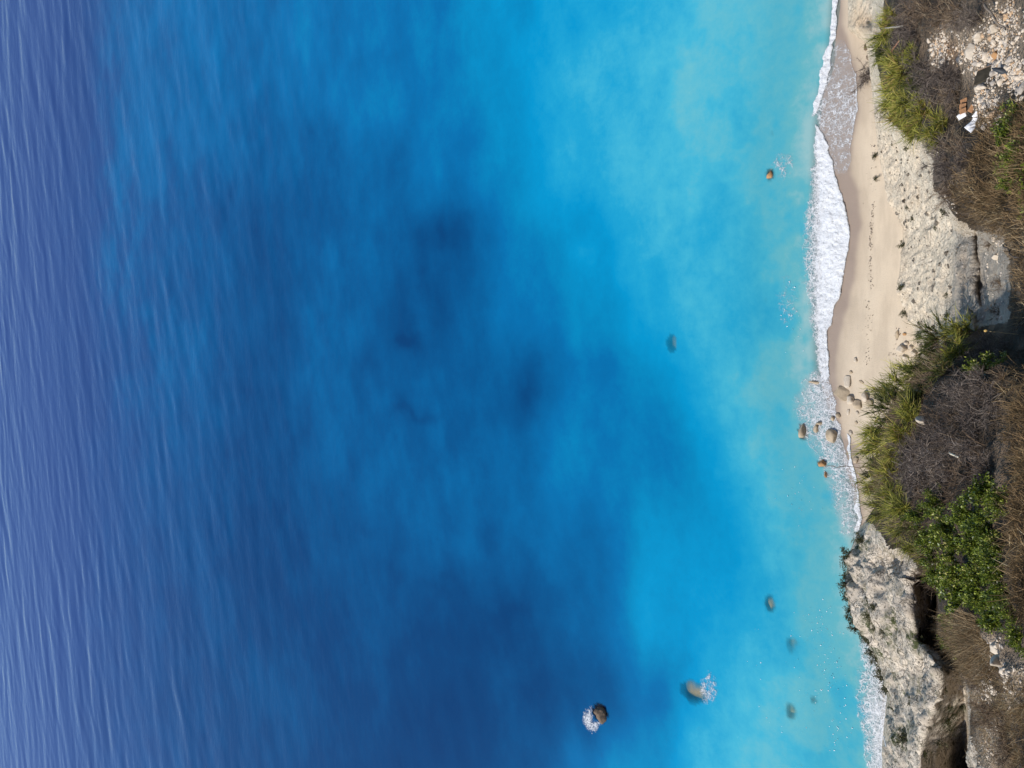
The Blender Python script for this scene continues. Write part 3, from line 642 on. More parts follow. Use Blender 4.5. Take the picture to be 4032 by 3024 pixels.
def tube_mesh(name, paths, radii, mat, sides=5):
    Vs, Fs, off = [], [], 0
    for pth, rad in zip(paths, radii):
        pth = np.asarray(pth, float); tan = np.gradient(pth, axis=0); tan /= np.linalg.norm(tan, axis=1, keepdims=True) + 1e-9
        ref = np.array([.3, .9, .2]); a = np.cross(tan, ref); a /= np.linalg.norm(a, axis=1, keepdims=True) + 1e-9; b = np.cross(tan, a)
        ang = np.arange(sides) / sides * 2 * math.pi; rr = np.asarray(rad, float).reshape(-1, 1, 1)
        ring = pth[:, None] + rr * (np.cos(ang)[None, :, None] * a[:, None] + np.sin(ang)[None, :, None] * b[:, None])
        n = len(pth); idx = off + np.arange(n * sides).reshape(n, sides); nx = np.roll(idx, -1, 1)
        Fs.append(np.stack([idx[:-1], nx[:-1], nx[1:], idx[1:]], -1).reshape(-1, 4)); Vs.append(ring.reshape(-1, 3)); off += n * sides
    V_ = np.concatenate(Vs); me = mesh(name, V_, np.concatenate(Fs), {'tint': RNG.random(len(V_))})
    if mat: me.materials.append(mat)
    return me
def cone_dirs(n, axis_, spread, rng):
    d = axis_ + rng.normal(size=(n, 3)) * spread; return d / np.linalg.norm(d, axis=1, keepdims=True)
M_BROOM = mat_plant('broom_green', [(0, (.06, .075, .012)), (.25, (.17, .185, .026)), (.6, (.37, .355, .06)), (.85, (.54, .48, .11)), (1, (.40, .26, .10))], .6, .3)
M_BROOMD = mat_plant('broom_dark', [(0, (.03, .045, .01)), (.4, (.075, .09, .018)), (.8, (.17, .17, .04)), (1, (.24, .17, .07))], .6, .3)
M_WOOD = mat_plant('shrub_wood', [(0, (.16, .12, .09)), (1, (.32, .26, .20))], .85, 0)
M_TWIG = mat_plant('dead_twig', [(0, (.055, .042, .036)), (.5, (.105, .082, .070)), (.85, (.19, .15, .125)), (1, (.33, .27, .22))], .85, .05)
M_TWIGB = mat_plant('dead_twig_brown', [(0, (.07, .045, .03)), (.5, (.15, .10, .065)), (.85, (.25, .18, .115)), (1, (.38, .30, .20))], .85, .05)
M_LEAF = mat_plant('leaf_green', [(0, (.04, .062, .008)), (.4, (.115, .155, .016)), (.8, (.25, .30, .036)), (.97, (.42, .44, .09)), (1, (.5, .45, .15))], .42, .3, .5)
M_LEAFD = mat_plant('leaf_dark', [(0, (.02, .024, .008)), (.6, (.045, .05, .016)), (1, (.11, .105, .035))], .6, .2)
M_DRY = mat_plant('dry_grass', [(0, (.10, .065, .035)), (.35, (.22, .145, .075)), (.7, (.36, .255, .14)), (1, (.55, .44, .28))], .7, .2)
M_RUSTG = mat_plant('rust_grass', [(0, (.05, .035, .018)), (.3, (.13, .085, .042)), (.6, (.26, .165, .08)), (.85, (.35, .25, .13)), (1, (.46, .38, .24))], .7, .2)

def broom_parts(seed, mat):
    rg = np.random.default_rng(seed); nb = 15; paths = []; O = []; D = []
    for k in range(nb):
        a = rg.uniform(0, 6.283); tl = rg.uniform(.1, 1.15); d0 = np.array([math.cos(a) * math.sin(tl), math.sin(a) * math.sin(tl), math.cos(tl)])
        ln = rg.uniform(.28, .55); s = np.linspace(0, 1, 5)[:, None]; bend = rg.normal(size=3) * .12
        pth = d0 * ln * s + bend * s * s + np.array([0, 0, .12]) * s * s; paths.append(pth)
        m = rg.integers(26, 46); tt = rg.uniform(.45, 1, m); pts = np.stack([np.interp(tt, np.linspace(0, 1, 5), pth[:, c]) for c in range(3)], 1)
        O.append(pts); D.append(cone_dirs(m, d0 * 1.0 + np.array([0, 0, .15]), .42, rg))
    O = np.concatenate(O); D = np.concatenate(D)
    Vv, F, tn = ribbons(O, D, rg.uniform(.22, .52, len(O)), .023, .16, 3, rg, .22)
    return tube_mesh('woody_stems', paths, [np.linspace(.016, .007, 5)] * nb, M_WOOD), (lambda me: (me.materials.append(mat), me)[1])(mesh('green_shoots', Vv, F, {'tint': tn}))
def dead_parts(seed, mat, dens=1.0):
    rg = np.random.default_rng(seed); paths, rad = [], []; O, D, Ln = [], [], []
    for k in range(11):
        a = rg.uniform(0, 6.283); tl = rg.uniform(.1, 1.25); d0 = np.array([math.cos(a) * math.sin(tl), math.sin(a) * math.sin(tl), math.cos(tl)])
        ln = rg.uniform(.4, .75); s = np.linspace(0, 1, 5)[:, None]; pth = d0 * ln * s + rg.normal(size=3) * .16 * s * s; paths.append(pth); rad.append(np.linspace(.018, .006, 5))
        for q in range(4):
            i = rg.integers(1, 5); d1 = d0 + rg.normal(size=3) * .55; d1 /= np.linalg.norm(d1); l1 = rg.uniform(.2, .4)
            p2 = pth[i] + d1 * l1 * np.linspace(0, 1, 4)[:, None] + rg.normal(size=3) * .06 * (np.linspace(0, 1, 4)[:, None]) ** 2; paths.append(p2); rad.append(np.linspace(.008, .004, 4))
            m = int(16 * dens); tt = rg.uniform(.1, 1, m); O.append(np.stack([np.interp(tt, np.linspace(0, 1, 4), p2[:, c]) for c in range(3)], 1))
            D.append(cone_dirs(m, d1, .6, rg)); Ln.append(rg.uniform(.10, .30, m))
    Vv, F, tn = ribbons(np.concatenate(O), np.concatenate(D), np.concatenate(Ln), .0105, .05, 3, rg, .35, .6)
    me = mesh('twigs', Vv, F, {'tint': tn}); me.materials.append(mat)
    return tube_mesh('branches', paths, rad, mat, 4), me
def leaf_cloud(O, D, ln, wd, rg):
    n = len(O); D = D / np.linalg.norm(D, axis=1, keepdims=True); R = rg.normal(size=(n, 3)) + np.array([0, 0, .0]); sd = np.cross(D, R); sd /= np.linalg.norm(sd, axis=1, keepdims=True) + 1e-9
    nm = np.cross(sd, D); ln = np.broadcast_to(ln, n)[:, None]; wd = np.broadcast_to(wd, n)[:, None]
    P_ = [O, O + D * ln * .35 + sd * wd * .5 + nm * wd * .12, O + D * ln * .75 + sd * wd * .38 + nm * wd * .1, O + D * ln, O + D * ln * .75 - sd * wd * .38 + nm * wd * .1, O + D * ln * .35 - sd * wd * .5 + nm * wd * .12]
    Vv = np.stack(P_, 1).reshape(-1, 3); b = (np.arange(n) * 6)[:, None]
    F = np.concatenate([b + np.array([[0, 1, 2, 5]]), b + np.array([[5, 2, 3, 4]])], 0)
    return Vv, F, np.repeat(rg.random(n), 6)
def leafy_parts(seed, mat, nl=1100, ls=(.055, .085)):
    rg = np.random.default_rng(seed); paths, O, D = [], [], []; nb = 22
    for k in range(nb):
        a = rg.uniform(0, 6.283); tl = abs(rg.normal(0, .65)); d0 = np.array([math.cos(a) * math.sin(tl), math.sin(a) * math.sin(tl), math.cos(tl)]); ln = rg.uniform(.45, .8)
        s = np.linspace(0, 1, 5)[:, None]; pth = d0 * ln * s + rg.normal(size=3) * .12 * s * s + np.array([0, 0, .1]) * s * s; paths.append(pth)
        m = nl // nb; tt = rg.uniform(.5, 1.0, m) ** .7; c = np.stack([np.interp(tt, np.linspace(0, 1, 5), pth[:, q]) for q in range(3)], 1)
        O.append(c + rg.normal(size=(m, 3)) * .055); D.append(cone_dirs(m, d0 * .6 + np.array([0, 0, .3]), .6, rg))
    O = np.concatenate(O); D = np.concatenate(D); L_ = rg.uniform(ls[0], ls[1], len(O)); Vv, F, tn = leaf_cloud(O, D, L_, L_ * .46, rg)
    me = mesh('leaves', Vv, F, {'tint': tn}); me.materials.append(mat)
    return tube_mesh('branches', paths, [np.linspace(.013, .005, 5)] * nb, M_WOOD, 4), me
KINDS = {
 'broom': ('broom_shrub', 'woody_stems', 'green_shoots', [broom_parts(400 + i, M_BROOM) for i in range(5)]),
 'broomd': ('broom_shrub', 'woody_stems', 'green_shoots', [broom_parts(420 + i, M_BROOMD) for i in range(2)]),
 'dead': ('dead_shrub', 'branches', 'twigs', [dead_parts(440 + i, M_TWIG, 1.3) for i in range(4)]),
 'deadb': ('dead_shrub', 'branches', 'twigs', [dead_parts(460 + i, M_TWIGB) for i in range(3)]),
 'leafy': ('leafy_shrub', 'branches', 'leaves', [leafy_parts(480 + i, M_LEAF, 2000, (.065, .10)) for i in range(4)]),
 'scrub': ('low_scrub', 'branches', 'leaves', [leafy_parts(500 + i, M_LEAFD, 500, (.07, .13)) for i in range(3)]),
}
cnt = {}
def plant(kind, u, v, px, label, lean=.5, group=None, dz=-.04, squash=1.0):
    nm, p1, p2, var = KINDS[kind]; i = cnt.get(kind, 0); cnt[kind] = i + 1
    f = np.interp(v, vs, foot_v); p = surf(u, v) if u > f + 3 else on_ground(u, v); s = px * m_per_px(p) / .72
    # lean out over the slope, towards the sea, then spin about the plant's own axis
    q = Matrix.Rotation(-lean * random.uniform(.7, 1.3), 3, 'X') @ Matrix.Rotation(random.uniform(-.3, .3), 3, 'Y') @ Matrix.Rotation(random.uniform(0, 6.283), 3, 'Z')
    root = empty(nm, (p[0], p[1], p[2] + dz), label, 'shrub', group, q.to_euler(), (s, s, s * squash))
    a, b = var[i % len(var)]
    obj(p1, a, None, root); obj(p2, b, None, root)
    return root
G1 = 'yellow green broom shrubs on the bank'; G2 = 'bare dead shrubs on the bank'; G3 = 'green leafy shrubs on the bank'; G4 = 'low dark scrub on the rock'
BROOM = [ # upper cluster, then the big middle cluster
 (3520, 60, 60, 'broom shrub nearest the top edge, above the pale pole'), (3500, 128, 70, 'yellow green broom shrub at the left end of the pale pole'), (3488, 195, 46, 'yellow green broom shrub leftmost of the upper cluster, left of the rusty strip'),
 (3520, 250, 60, 'small broom shrub just under the rusty strip'), (3570, 265, 76, 'full green broom shrub right of the rusty strip'), (3600, 215, 46, 'small green broom shrub between pale pole and rusty strip'),
 (3560, 330, 80, 'dense green broom shrub right of the small dead shrub over the beach'), (3620, 320, 70, 'green broom shrub in the middle of the upper cluster'), (3520, 385, 74, 'olive broom shrub just below the small dead shrub'),
 (3600, 395, 84, 'bright yellow broom shrub in the lower middle of the upper cluster'), (3560, 445, 74, 'olive broom shrub on the lower left of the upper cluster'), (3650, 440, 74, 'yellow broom shrub left of the brick pile'),
 (3620, 490, 76, 'broom shrub with brown tips near the bottom of the upper cluster'), (3700, 490, 62, 'pale broom shrub left of the white plastic sheet'), (3690, 540, 62, 'broom shrub at the very bottom of the upper cluster'), (3580, 515, 50, 'small broom shrub where the upper cluster meets the pale slope'),
 (3800, 1305, 70, 'broom shrub topmost of the middle cluster, under the grey ledge'), (3720, 1340, 78, 'wide sprayed broom shrub facing the grey ledge'), (3770, 1400, 70, 'broom shrub with pale stem below the topmost one'), (3660, 1425, 80, 'broom shrub between the angular block and the dark hollow'),
 (3730, 1465, 80, 'large sprayed broom shrub above the dark hollow'), (3620, 1480, 76, 'broom shrub just right of the rubble blocks'), (3560, 1545, 84, 'broom shrub closest to the beach boulder cluster'), (3620, 1560, 70, 'dark centred broom shrub right of the boulder cluster'),
 (3520, 1620, 80, 'broom shrub right of the grey half hidden boulder'), (3590, 1640, 70, 'broom shrub left of the pale gap between shrubs'), (3490, 1690, 84, 'bright broom shrub leaning over the sand near the small white stone'), (3560, 1705, 84, 'brightest yellow broom shrub below the pale gap'),
 (3480, 1765, 76, 'olive broom shrub hanging over the narrow sand, above the long branch'), (3540, 1775, 60, 'short broom shrub left of the large grey thicket'), (3470, 1840, 66, 'broom shrub at the root of the long dead branch'), (3520, 1865, 66, 'broom shrub just below the root of the long branch'),
 (3470, 1915, 74, 'feathery yellow broom shrub over the narrowest sand'), (3530, 1945, 80, 'yellow broom shrub below the grey thicket edge'), (3500, 2005, 74, 'yellow broom shrub above the headland shadow notch'), (3570, 2010, 84, 'large bright broom shrub left of the leafy bushes'),
 (3560, 2075, 76, 'golden broom shrub overhanging the headland top'), (3620, 2085, 70, 'golden broom shrub between headland and leafy bushes'), (3610, 2145, 72, 'golden broom shrub second from the bottom beside the headland'), (3660, 2195, 66, 'last golden broom shrub at the bottom of the row'), (3690, 2250, 50, 'small faded broom shrub under the leafy bushes by the headland'),
]
for (u, v, s, lab) in BROOM: plant('broomd' if random.random() < .16 else 'broom', u + 14, v, s * random.uniform(1.05, 1.4), lab, .62, G1)
DEADS = [
 ('dead', 3428, 305, 48, 'small round dead shrub overhanging the sand, alone at left'), ('dead', 3495, 440, 34, 'little grey dead shrub at the cliff edge below the upper broom'),
 ('dead', 3570, 110, 60, 'grey dead shrub around the pale pole'), ('dead', 3610, 160, 60, 'grey dead shrub right of the pale pole'), ('dead', 3585, 190, 46, 'twiggy dead shrub behind the rusty strip'), ('deadb', 3650, 40, 76, 'brown dead shrub at the top edge left of the pale stones'), ('deadb', 3720, 70, 80, 'brown dead shrub at the top edge'),
 ('deadb', 3790, 60, 80, 'brown dead shrub at the top edge above the big pale stone'), ('dead', 3850, 70, 70, 'grey dead shrub at the top edge with thick bare branch'), ('dead', 3660, 280, 76, 'grey dead shrub right of the green upper broom'),
 ('dead', 3720, 300, 80, 'grey dead shrub below the ochre earth patch'), ('dead', 3780, 300, 70, 'grey dead shrub left of the dark board'), ('dead', 3700, 370, 80, 'grey dead shrub in the centre of the upper thicket'), ('deadb', 3760, 380, 70, 'brown dead shrub above the brick pile'), ('dead', 3750, 440, 56, 'dark dead shrub left of the brick pile'),
 ('dead', 3720, 630, 72, 'dark dead shrub at the top of the lower thicket by the pale slope'), ('deadb', 3770, 590, 72, 'brown dead shrub under the white plastic sheet'), ('dead', 3760, 690, 80, 'dark dead shrub in the middle of the brown thicket'), ('deadb', 3750, 760, 66, 'brown dead shrub at the thicket edge above the grey ledge'), ('dead', 3810, 650, 70, 'dark dead shrub right of the brown thicket middle'),
 ('dead', 3830, 1560, 80, 'grey dead shrub at the top of the large thicket'), ('dead', 3880, 1520, 90, 'branching grey dead shrub highest at the right of the thicket'), ('dead', 3930, 1580, 84, 'grey dead shrub beside the rusty grass at right'), ('dead', 3860, 1650, 84, 'grey dead shrub over the black hollow'),
 ('dead', 3700, 1720, 84, 'grey dead shrub below the pale gap'), ('dead', 3770, 1740, 90, 'grey dead shrub in the upper middle of the large thicket'), ('dead', 3840, 1760, 84, 'grey dead shrub right of the white stick'), ('dead', 3600, 1800, 76, 'grey dead shrub on the left of the large thicket'),
 ('dead', 3670, 1810, 90, 'densest grey dead shrub in the middle of the large thicket'), ('dead', 3740, 1830, 90, 'grey dead shrub below the white stick'), ('dead', 3580, 1870, 70, 'grey dead shrub against the yellow broom row'), ('dead', 3640, 1890, 84, 'grey dead shrub at the bottom left of the large thicket'), ('dead', 3710, 1900, 80, 'grey dead shrub at the bottom of the large thicket above the leaves'),
 ('dead', 3890, 1850, 70, 'dark dead shrub above the tallest leafy bush'), ('deadb', 3760, 2190, 56, 'brown dead shrub poking through the leafy bushes'),
 ('deadb', 3900, 2800, 70, 'brown dead shrub at the lower right by the pale rubble'), ('deadb', 3960, 2860, 80, 'brown dead shrub near the bottom right corner'), ('deadb', 3990, 2960, 80, 'brown dead shrub in the bottom right corner'), ('deadb', 3960, 2660, 60, 'brown dead shrub below the white weathered rock'), ('dead', 3860, 2690, 50, 'thin dead shrub over the brown earth hollow'),
]
for (k, u, v, s, lab) in DEADS: plant(k, u, v, s * random.uniform(1.0, 1.3), lab, .35, G2)
LEAFY = [
 (3880, 1925, 80, 'tallest leafy green shrub at the top of the green mass'), (3940, 1980, 70, 'leafy shrub right of the tallest one by the rusty grass'), (3700, 1975, 60, 'leafy green shrub just below the grey thicket at left'), (3650, 2030, 56, 'leafy green shrub touching the golden broom row'),
 (3740, 2060, 76, 'leafy green shrub in the upper left of the green mass'), (3820, 2040, 76, 'leafy green shrub below the tallest one'), (3900, 2060, 80, 'bright leafy shrub in the upper right of the green mass'), (3690, 2120, 70, 'leafy green shrub right of the golden broom'), (3780, 2130, 80, 'leafy green shrub around the brown twigs'),
 (3860, 2150, 84, 'leafy green shrub in the centre of the green mass'), (3930, 2150, 80, 'bright leafy shrub at the right of the green mass centre'), (3720, 2210, 70, 'leafy green shrub near the last golden broom'), (3810, 2230, 84, 'leafy green shrub below the centre of the green mass'), (3890, 2250, 84, 'leafy green shrub lower right of the green mass centre'), (3960, 2240, 80, 'leafy green shrub at the right edge of the green mass'),
 (3740, 2290, 66, 'leafy green shrub at the headland shadow edge'), (3820, 2320, 84, 'leafy green shrub above the straw grass tuft'), (3900, 2340, 84, 'leafy green shrub in the lower part of the green mass'), (3970, 2330, 80, 'leafy green shrub by the right edge, lower part'), (3950, 2420, 76, 'leafy green shrub above the white weathered rock'), (4010, 2420, 76, 'leafy green shrub right of the white weathered rock top'), (4010, 2500, 66, 'lowest leafy green shrub at the right edge'),
 (3740, 2440, 40, 'small leafy shrub at the left of the straw grass'), (3750, 2530, 40, 'small dark leafy shrub under the straw grass by the headland'),
 (3900, 1450, 70, 'dim leafy shrub in the shade of the dark hollow'), (3960, 1440, 60, 'leafy shrub under the dry flower stalk'), (3990, 540, 60, 'leafy green shrub among rusty grass right of the white plastic'), (4010, 620, 60, 'leafy green shrub among rusty grass at the upper right edge'), (4015, 450, 50, 'small leafy shrub below the black shoe'), (3995, 730, 44, 'small leafy shrub lowest among the upper rusty grass'),
]
for (u, v, s, lab) in LEAFY: plant('leafy', u, v, s * 1.22, lab, .35, G3)
SCRUB = [
 (3340, 2215, 26, 'dark scrub at the notch on the headland tip'), (3336, 2350, 26, 'dark green scrub on the headland edge below the tip'), (3350, 2400, 26, 'dark green scrub on the headland edge above the foam'), (3385, 2460, 24, 'dark scrub on the headland edge where the foam begins'), (3420, 2520, 24, 'dark scrub beside the top of the lower foam'),
 (3440, 2420, 24, 'low green scrub in a crack of the headland'), (3470, 2640, 22, 'dark scrub at the foam edge halfway down'), (3500, 2710, 26, 'green scrub at the foam edge lower down'), (3560, 2900, 34, 'green scrub clump on the lower headland face'), (3610, 2770, 24, 'small green scrub in the middle of the lit face'), (3740, 2830, 34, 'round scrub in the shaded gully'), (3790, 2780, 24, 'yellowish scrub above the shaded gully'),
 (3400, 2130, 28, 'dark scrub in the shadow notch under the broom'), (3630, 2530, 26, 'scrub in the shade between the two lit faces'), (3450, 615, 22, 'little dark scrub at the cliff foot by the upper sand'), (3454, 700, 18, 'little brown scrub at the cliff foot below the first'), (3580, 580, 20, 'small green scrub on the pale slope under the broom'), (3664, 575, 26, 'round green scrub at the top of the pale slope'),
 (3556, 966, 24, 'bright green scrub where sand meets the pale slope'), (3560, 1132, 24, 'purple brown scrub at the foot of the pale slope'), (3570, 1230, 26, 'olive scrub strip where the pale slope curves in'), (3632, 1330, 28, 'olive scrub at the bottom of the pale slope by the rubble'), (3720, 835, 28, 'grey green scrub under the rusty grass edge'), (3730, 1160, 22, 'olive scrub along the ledge edge'), (3742, 1240, 24, 'dark scrub at the lower end of the ledge edge'), (3705, 890, 20, 'olive scrub along the top of the pale slope'), (3590, 810, 16, 'tiny scrub high on the pale slope'), (3610, 860, 16, 'tiny dark scrub below the highest one on the pale slope'),
]
SCRUB += [(3362, 2190, 30, 'dark scrub on the upper side of the headland tip'), (3326, 2270, 28, 'dark scrub right at the point of the headland'), (3334, 2310, 26, 'dark scrub just below the point of the headland'), (3366, 2430, 28, 'thick dark scrub on the headland edge between tip and foam'), (3402, 2492, 28, 'thick dark scrub at the very top of the lower foam'),
 (3440, 2566, 26, 'narrow dark scrub along the upper foam edge'), (3456, 2600, 24, 'narrow dark scrub a little further down the foam edge'), (3486, 2670, 26, 'dark scrub at the widest part of the lower foam'), (3470, 2390, 22, 'olive scrub on a headland ledge'), (3425, 2360, 22, 'olive scrub left of the headland ledge'), (3500, 2480, 24, 'olive scrub streak down the headland face'), (3455, 2470, 22, 'olive scrub streak nearest the foam top'),
 (3648, 2420, 24, 'dark scrub high in the shaded back face'), (3730, 2700, 26, 'dark scrub in the upper shaded back face'), (3700, 2900, 30, 'dark scrub low in the shaded back face'), (3640, 2960, 26, 'dark scrub at the bottom edge of the shaded face'), (3520, 2790, 22, 'dark scrub at the bottom of the foam edge')]
for (u, v, s, lab) in SCRUB: plant('scrub', u + (14 if u < 3420 and v > 2050 else 0), v, s * (1.5 if v > 2050 else 1.1), lab, .5, G4, squash=.6)

# ------------------------------------------------------------------ dry grass (uncountable)
def grass(name, label, areas, n, ln, wd, mat, lean=(0, .25), spread=.28, leaves=None):
    tot = sum(a[2] * a[3] for a in areas); O = []
    for (u, v, ru, rv) in areas:
        for _ in range(int(n * ru * rv / tot)):
            a, q = random.uniform(0, 6.283), math.sqrt(random.random()); O.append(surf(u + ru * q * math.cos(a), v + rv * q * math.sin(a)))
    O = np.array(O); m = len(O); D = np.array([0, lean[1], 1.0]) + RNG.normal(size=(m, 3)) * spread
    Vv, F, tn = ribbons(O, D, RNG.uniform(ln[0], ln[1], m), wd, .12, 3, RNG, .18, .7)
    tn = np.clip(tn * .7 + np.repeat(fbm(O, .9, 66, 3), 8) * .5 + .15, 0, 1)
    o = obj(name, mesh(name, Vv, F, {'tint': tn}), mat); return tag(o, label, 'grass', kind='stuff')
grass('dry_grass', 'rust brown dry grass covering the upper right bank', [(3960, 560, 120, 150), (3900, 720, 150, 140), (3960, 830, 110, 120), (3830, 800, 90, 90), (4060, 640, 60, 240)], 11000, (.12, .36), .012, M_RUSTG, (0, .12), .45)
grass('dry_grass', 'brown dry grass fringe above the grey ledge', [(3850, 870, 90, 60), (3960, 900, 80, 60), (4030, 1000, 50, 120), (4020, 1180, 40, 120)], 2600, (.12, .36), .012, M_DRY, (0, .12), .45)
grass('dry_grass', 'rust and straw dry grass along the right edge middle', [(4010, 1560, 60, 110), (4020, 1720, 60, 150), (4010, 1920, 50, 150), (4020, 2120, 40, 150), (4050, 2300, 40, 150)], 6500, (.08, .28), .008, M_RUSTG, (0, .10), .45)
grass('dry_grass', 'straw coloured grass tuft beside the white weathered rock', [(3790, 2480, 90, 70), (3820, 2560, 90, 70), (3850, 2640, 60, 60)], 5000, (.2, .5), .008, M_DRY, (0, .45), .32)
grass('dry_grass', 'brown dry grass covering the lower right corner', [(3900, 2760, 60, 70), (3950, 2850, 80, 80), (4010, 2900, 60, 120), (3960, 3000, 90, 70), (4040, 2740, 40, 90), (3900, 2640, 40, 60), (3850, 2760, 40, 70), (3870, 2900, 50, 90)], 8200, (.08, .28), .007, M_RUSTG, (0, .12), .5)
grass('dry_grass', 'sparse dry stalks among the pale stones at upper right', [(3780, 120, 130, 90), (3930, 90, 100, 100), (3800, 440, 60, 120), (3660, 180, 40, 100)], 500, (.12, .4), .007, M_DRY, (0, .1), .6)
grass('dry_grass', 'withered undergrowth beneath the grey thicket and broom', [(3700, 1800, 200, 180), (3600, 1650, 90, 160), (3800, 1500, 160, 120), (3600, 2000, 100, 100)], 3600, (.15, .45), .010, M_TWIGB)

# ------------------------------------------------------------------ litter and single finds
def box_mesh(name, sx, sy, sz, bev=.01, mat=None, warp=0):
    bm = bmesh.new(); bmesh.ops.create_cube(bm, size=1.0); bmesh.ops.scale(bm, vec=(sx, sy, sz), verts=bm.verts)
    if warp: bmesh.ops.subdivide_edges(bm, edges=bm.edges[:], cuts=6, use_grid_fill=True)
    if bev: bmesh.ops.bevel(bm, geom=[e for e in bm.edges if e.calc_face_angle(0) > .5], offset=bev, segments=2, affect='EDGES', profile=.6)
    if warp:
        for v_ in bm.verts: v_.co.z += warp * float(fbm(np.array([v_.co[:]]), max(sx, sy) * .45, 8, 3)[0])
    me = bpy.data.meshes.new(name); bm.to_mesh(me); bm.free()
    if mat: me.materials.append(mat)
    return me
M_BOARD = mat_plain('dark_board', (.050, .042, .030), .85, .25, 5, .1); M_EDGE = mat_plain('raw_wood_edge', (.30, .19, .12), .8); M_RUSTM = mat_plain('rusty_metal', (.34, .15, .07), .75, .35, 12)
M_POLE = mat_plain('bleached_wood', (.50, .43, .34), .85, .2, 14); M_PLASTIC = mat_plain('white_plastic', (.82, .80, .80), .45, .06, 6, .5); M_BRICK = mat_plain('brick_clay', (.30, .155, .075), .9, .3, 20)
M_SHOE = mat_plain('dark_rubber', (.035, .037, .042), .55, .2, 8, .4); M_STRAW = mat_plain('straw_stalk', (.60, .46, .26), .8); M_FLOWER = mat_plain('dry_flower', (.55, .36, .12), .9, .3, 40)
def look_rot(p, q):
    return (Vector(q) - Vector(p)).to_track_quat('X', 'Z').to_euler()
def slope_rot(u, v, spin, tilt=0.0):
    a_, b_, c_ = surf(u, v), surf(u + 24, v), surf(u, v + 24); n_ = np.cross(b_ - a_, c_ - a_); n_ = n_ if n_[2] > 0 else -n_; n_ = n_ / np.linalg.norm(n_); n_[2] += .9; 
    return (Vector(n_).normalized().to_track_quat('Z', 'Y').to_matrix() @ Matrix.Rotation(spin, 3, 'Z') @ Matrix.Rotation(tilt, 3, 'X')).to_euler()
# board
p = surf(3885, 305); rt = empty('wooden_board', (p[0], p[1], p[2] + .24), 'flat dark square board lying on pale stones at upper right', 'board', None, slope_rot(3885, 305, math.radians(34)))
obj('panel', box_mesh('panel', .36, .50, .05, .004, M_BOARD, .012), None, rt)
e = obj('raw_edge', box_mesh('raw_edge', .024, .50, .054, .003, M_EDGE), None, rt); e.location = (-.193, 0, -.001)
# shoe
p = surf(3968, 292); rt = empty('rubber_shoe', (p[0], p[1], p[2] + .20), 'dark rubber shoe lying on stones right of the dark board', 'shoe', None, slope_rot(3968, 292, math.radians(60)))
def shoe_part(kind):
    n, m = 16, 14; Vv = []
    for i in range(n):
        s = i / (n - 1); x = (s - .5) * .30; wd = .048 * (math.sin(math.pi * (.08 + .84 * s)) ** .5) * (1 + .25 * (s > .55) * math.sin((s - .55) * 6)); top = .10 - .075 * sstep(.3, .85, s)
        if kind == 'sole': wd *= 1.12
        for j in range(m):
            a = j / m * 2 * math.pi; y = math.cos(a) * wd; z = math.sin(a)
            z = (z * .012 - .008) if kind == 'sole' else (max(z, -.1) * top)
            Vv.append((x, y, z))
    F = [[i * m + j, i * m + (j + 1) % m, (i + 1) * m + (j + 1) % m, (i + 1) * m + j] for i in range(n - 1) for j in range(m)]
    me = mesh(kind, Vv, F); bm = bmesh.new(); bm.from_mesh(me); bmesh.ops.holes_fill(bm, edges=bm.edges[:], sides=20); bm.to_mesh(me); bm.free(); me.materials.append(M_SHOE); return me
obj('upper', shoe_part('upper'), None, rt); obj('sole', shoe_part('sole'), None, rt); rt.scale = (1.25, 1.25, 1.25)
# strips, poles, sticks
def stick(name, label, cat, a, b, r0, r1, mat, bend=.03, twigs=0):
    a, b = np.array(a), np.array(b); ln = np.linalg.norm(b - a); s = np.linspace(0, 1, 14)[:, None]
    off = np.stack([fbm(np.stack([s[:, 0] * 3 + k * 9, s[:, 0], s[:, 0]], -1), 1.0, 77 + k, 3) for k in range(3)], 1) * bend * ln * np.sin(s * math.pi)
    pth = (b - a) * s + off; rt = empty(name, a, label, cat)
    obj('shaft', tube_mesh('shaft', [pth], [np.linspace(r0, r1, 14)], mat, 6), None, rt)
    for k in range(twigs):
        i = 8 + k % 5; d = (b - a) / ln + RNG.normal(size=3) * .8; d /= np.linalg.norm(d); l2 = random.uniform(.12, .3)
        obj('twig', tube_mesh('twig', [pth[i] + d * l2 * np.linspace(0, 1, 5)[:, None] + RNG.normal(size=3) * .04 * np.linspace(0, 1, 5)[:, None] ** 2], [np.linspace(r1 * .8, r1 * .35, 5)], mat, 5), None, rt)
    return rt
stick('bleached_pole', 'short pale pole lying flat across the dead shrub at upper left', 'pole', surf(3500, 146) + np.array([0, 0, 1.25]), surf(3586, 142) + np.array([0, 0, 1.1]), .026, .022, M_POLE, .005)
a = surf(3508, 258) + np.array([0, 0, .85]); b = surf(3558, 190) + np.array([0, 0, .75])
rt = empty('rusty_strip', (a + b) / 2, 'slanting orange rusty metal strip among the upper broom shrubs', 'metal strip', None, look_rot(a, b)); ln_ = float(np.linalg.norm(b - a))
obj('bar', box_mesh('bar', ln_, .09, .012, .003, M_RUSTM, .01), None, rt); fl = obj('flange', box_mesh('flange', ln_ * .98, .010, .045, .002, M_RUSTM), None, rt); fl.location = (0, .045, .026)
p0 = surf(3474, 1838) + np.array([0, 0, .3]); p1 = at_z(3258, 1834, p0[2] + .45)
stick('dead_branch', 'long thin dead branch reaching from the broom out over the foam', 'branch', p0, p1, .028, .016, M_TWIGB, .09, 7)
p0 = surf(3500, 2020) + np.array([0, 0, .2]); p1 = at_z(3358, 2080, p0[2] - .1)
stick('dead_branch', 'thin drooping dead branch over the corner where foam meets headland', 'branch', p0, p1, .013, .005, M_TWIGB, .07, 2)
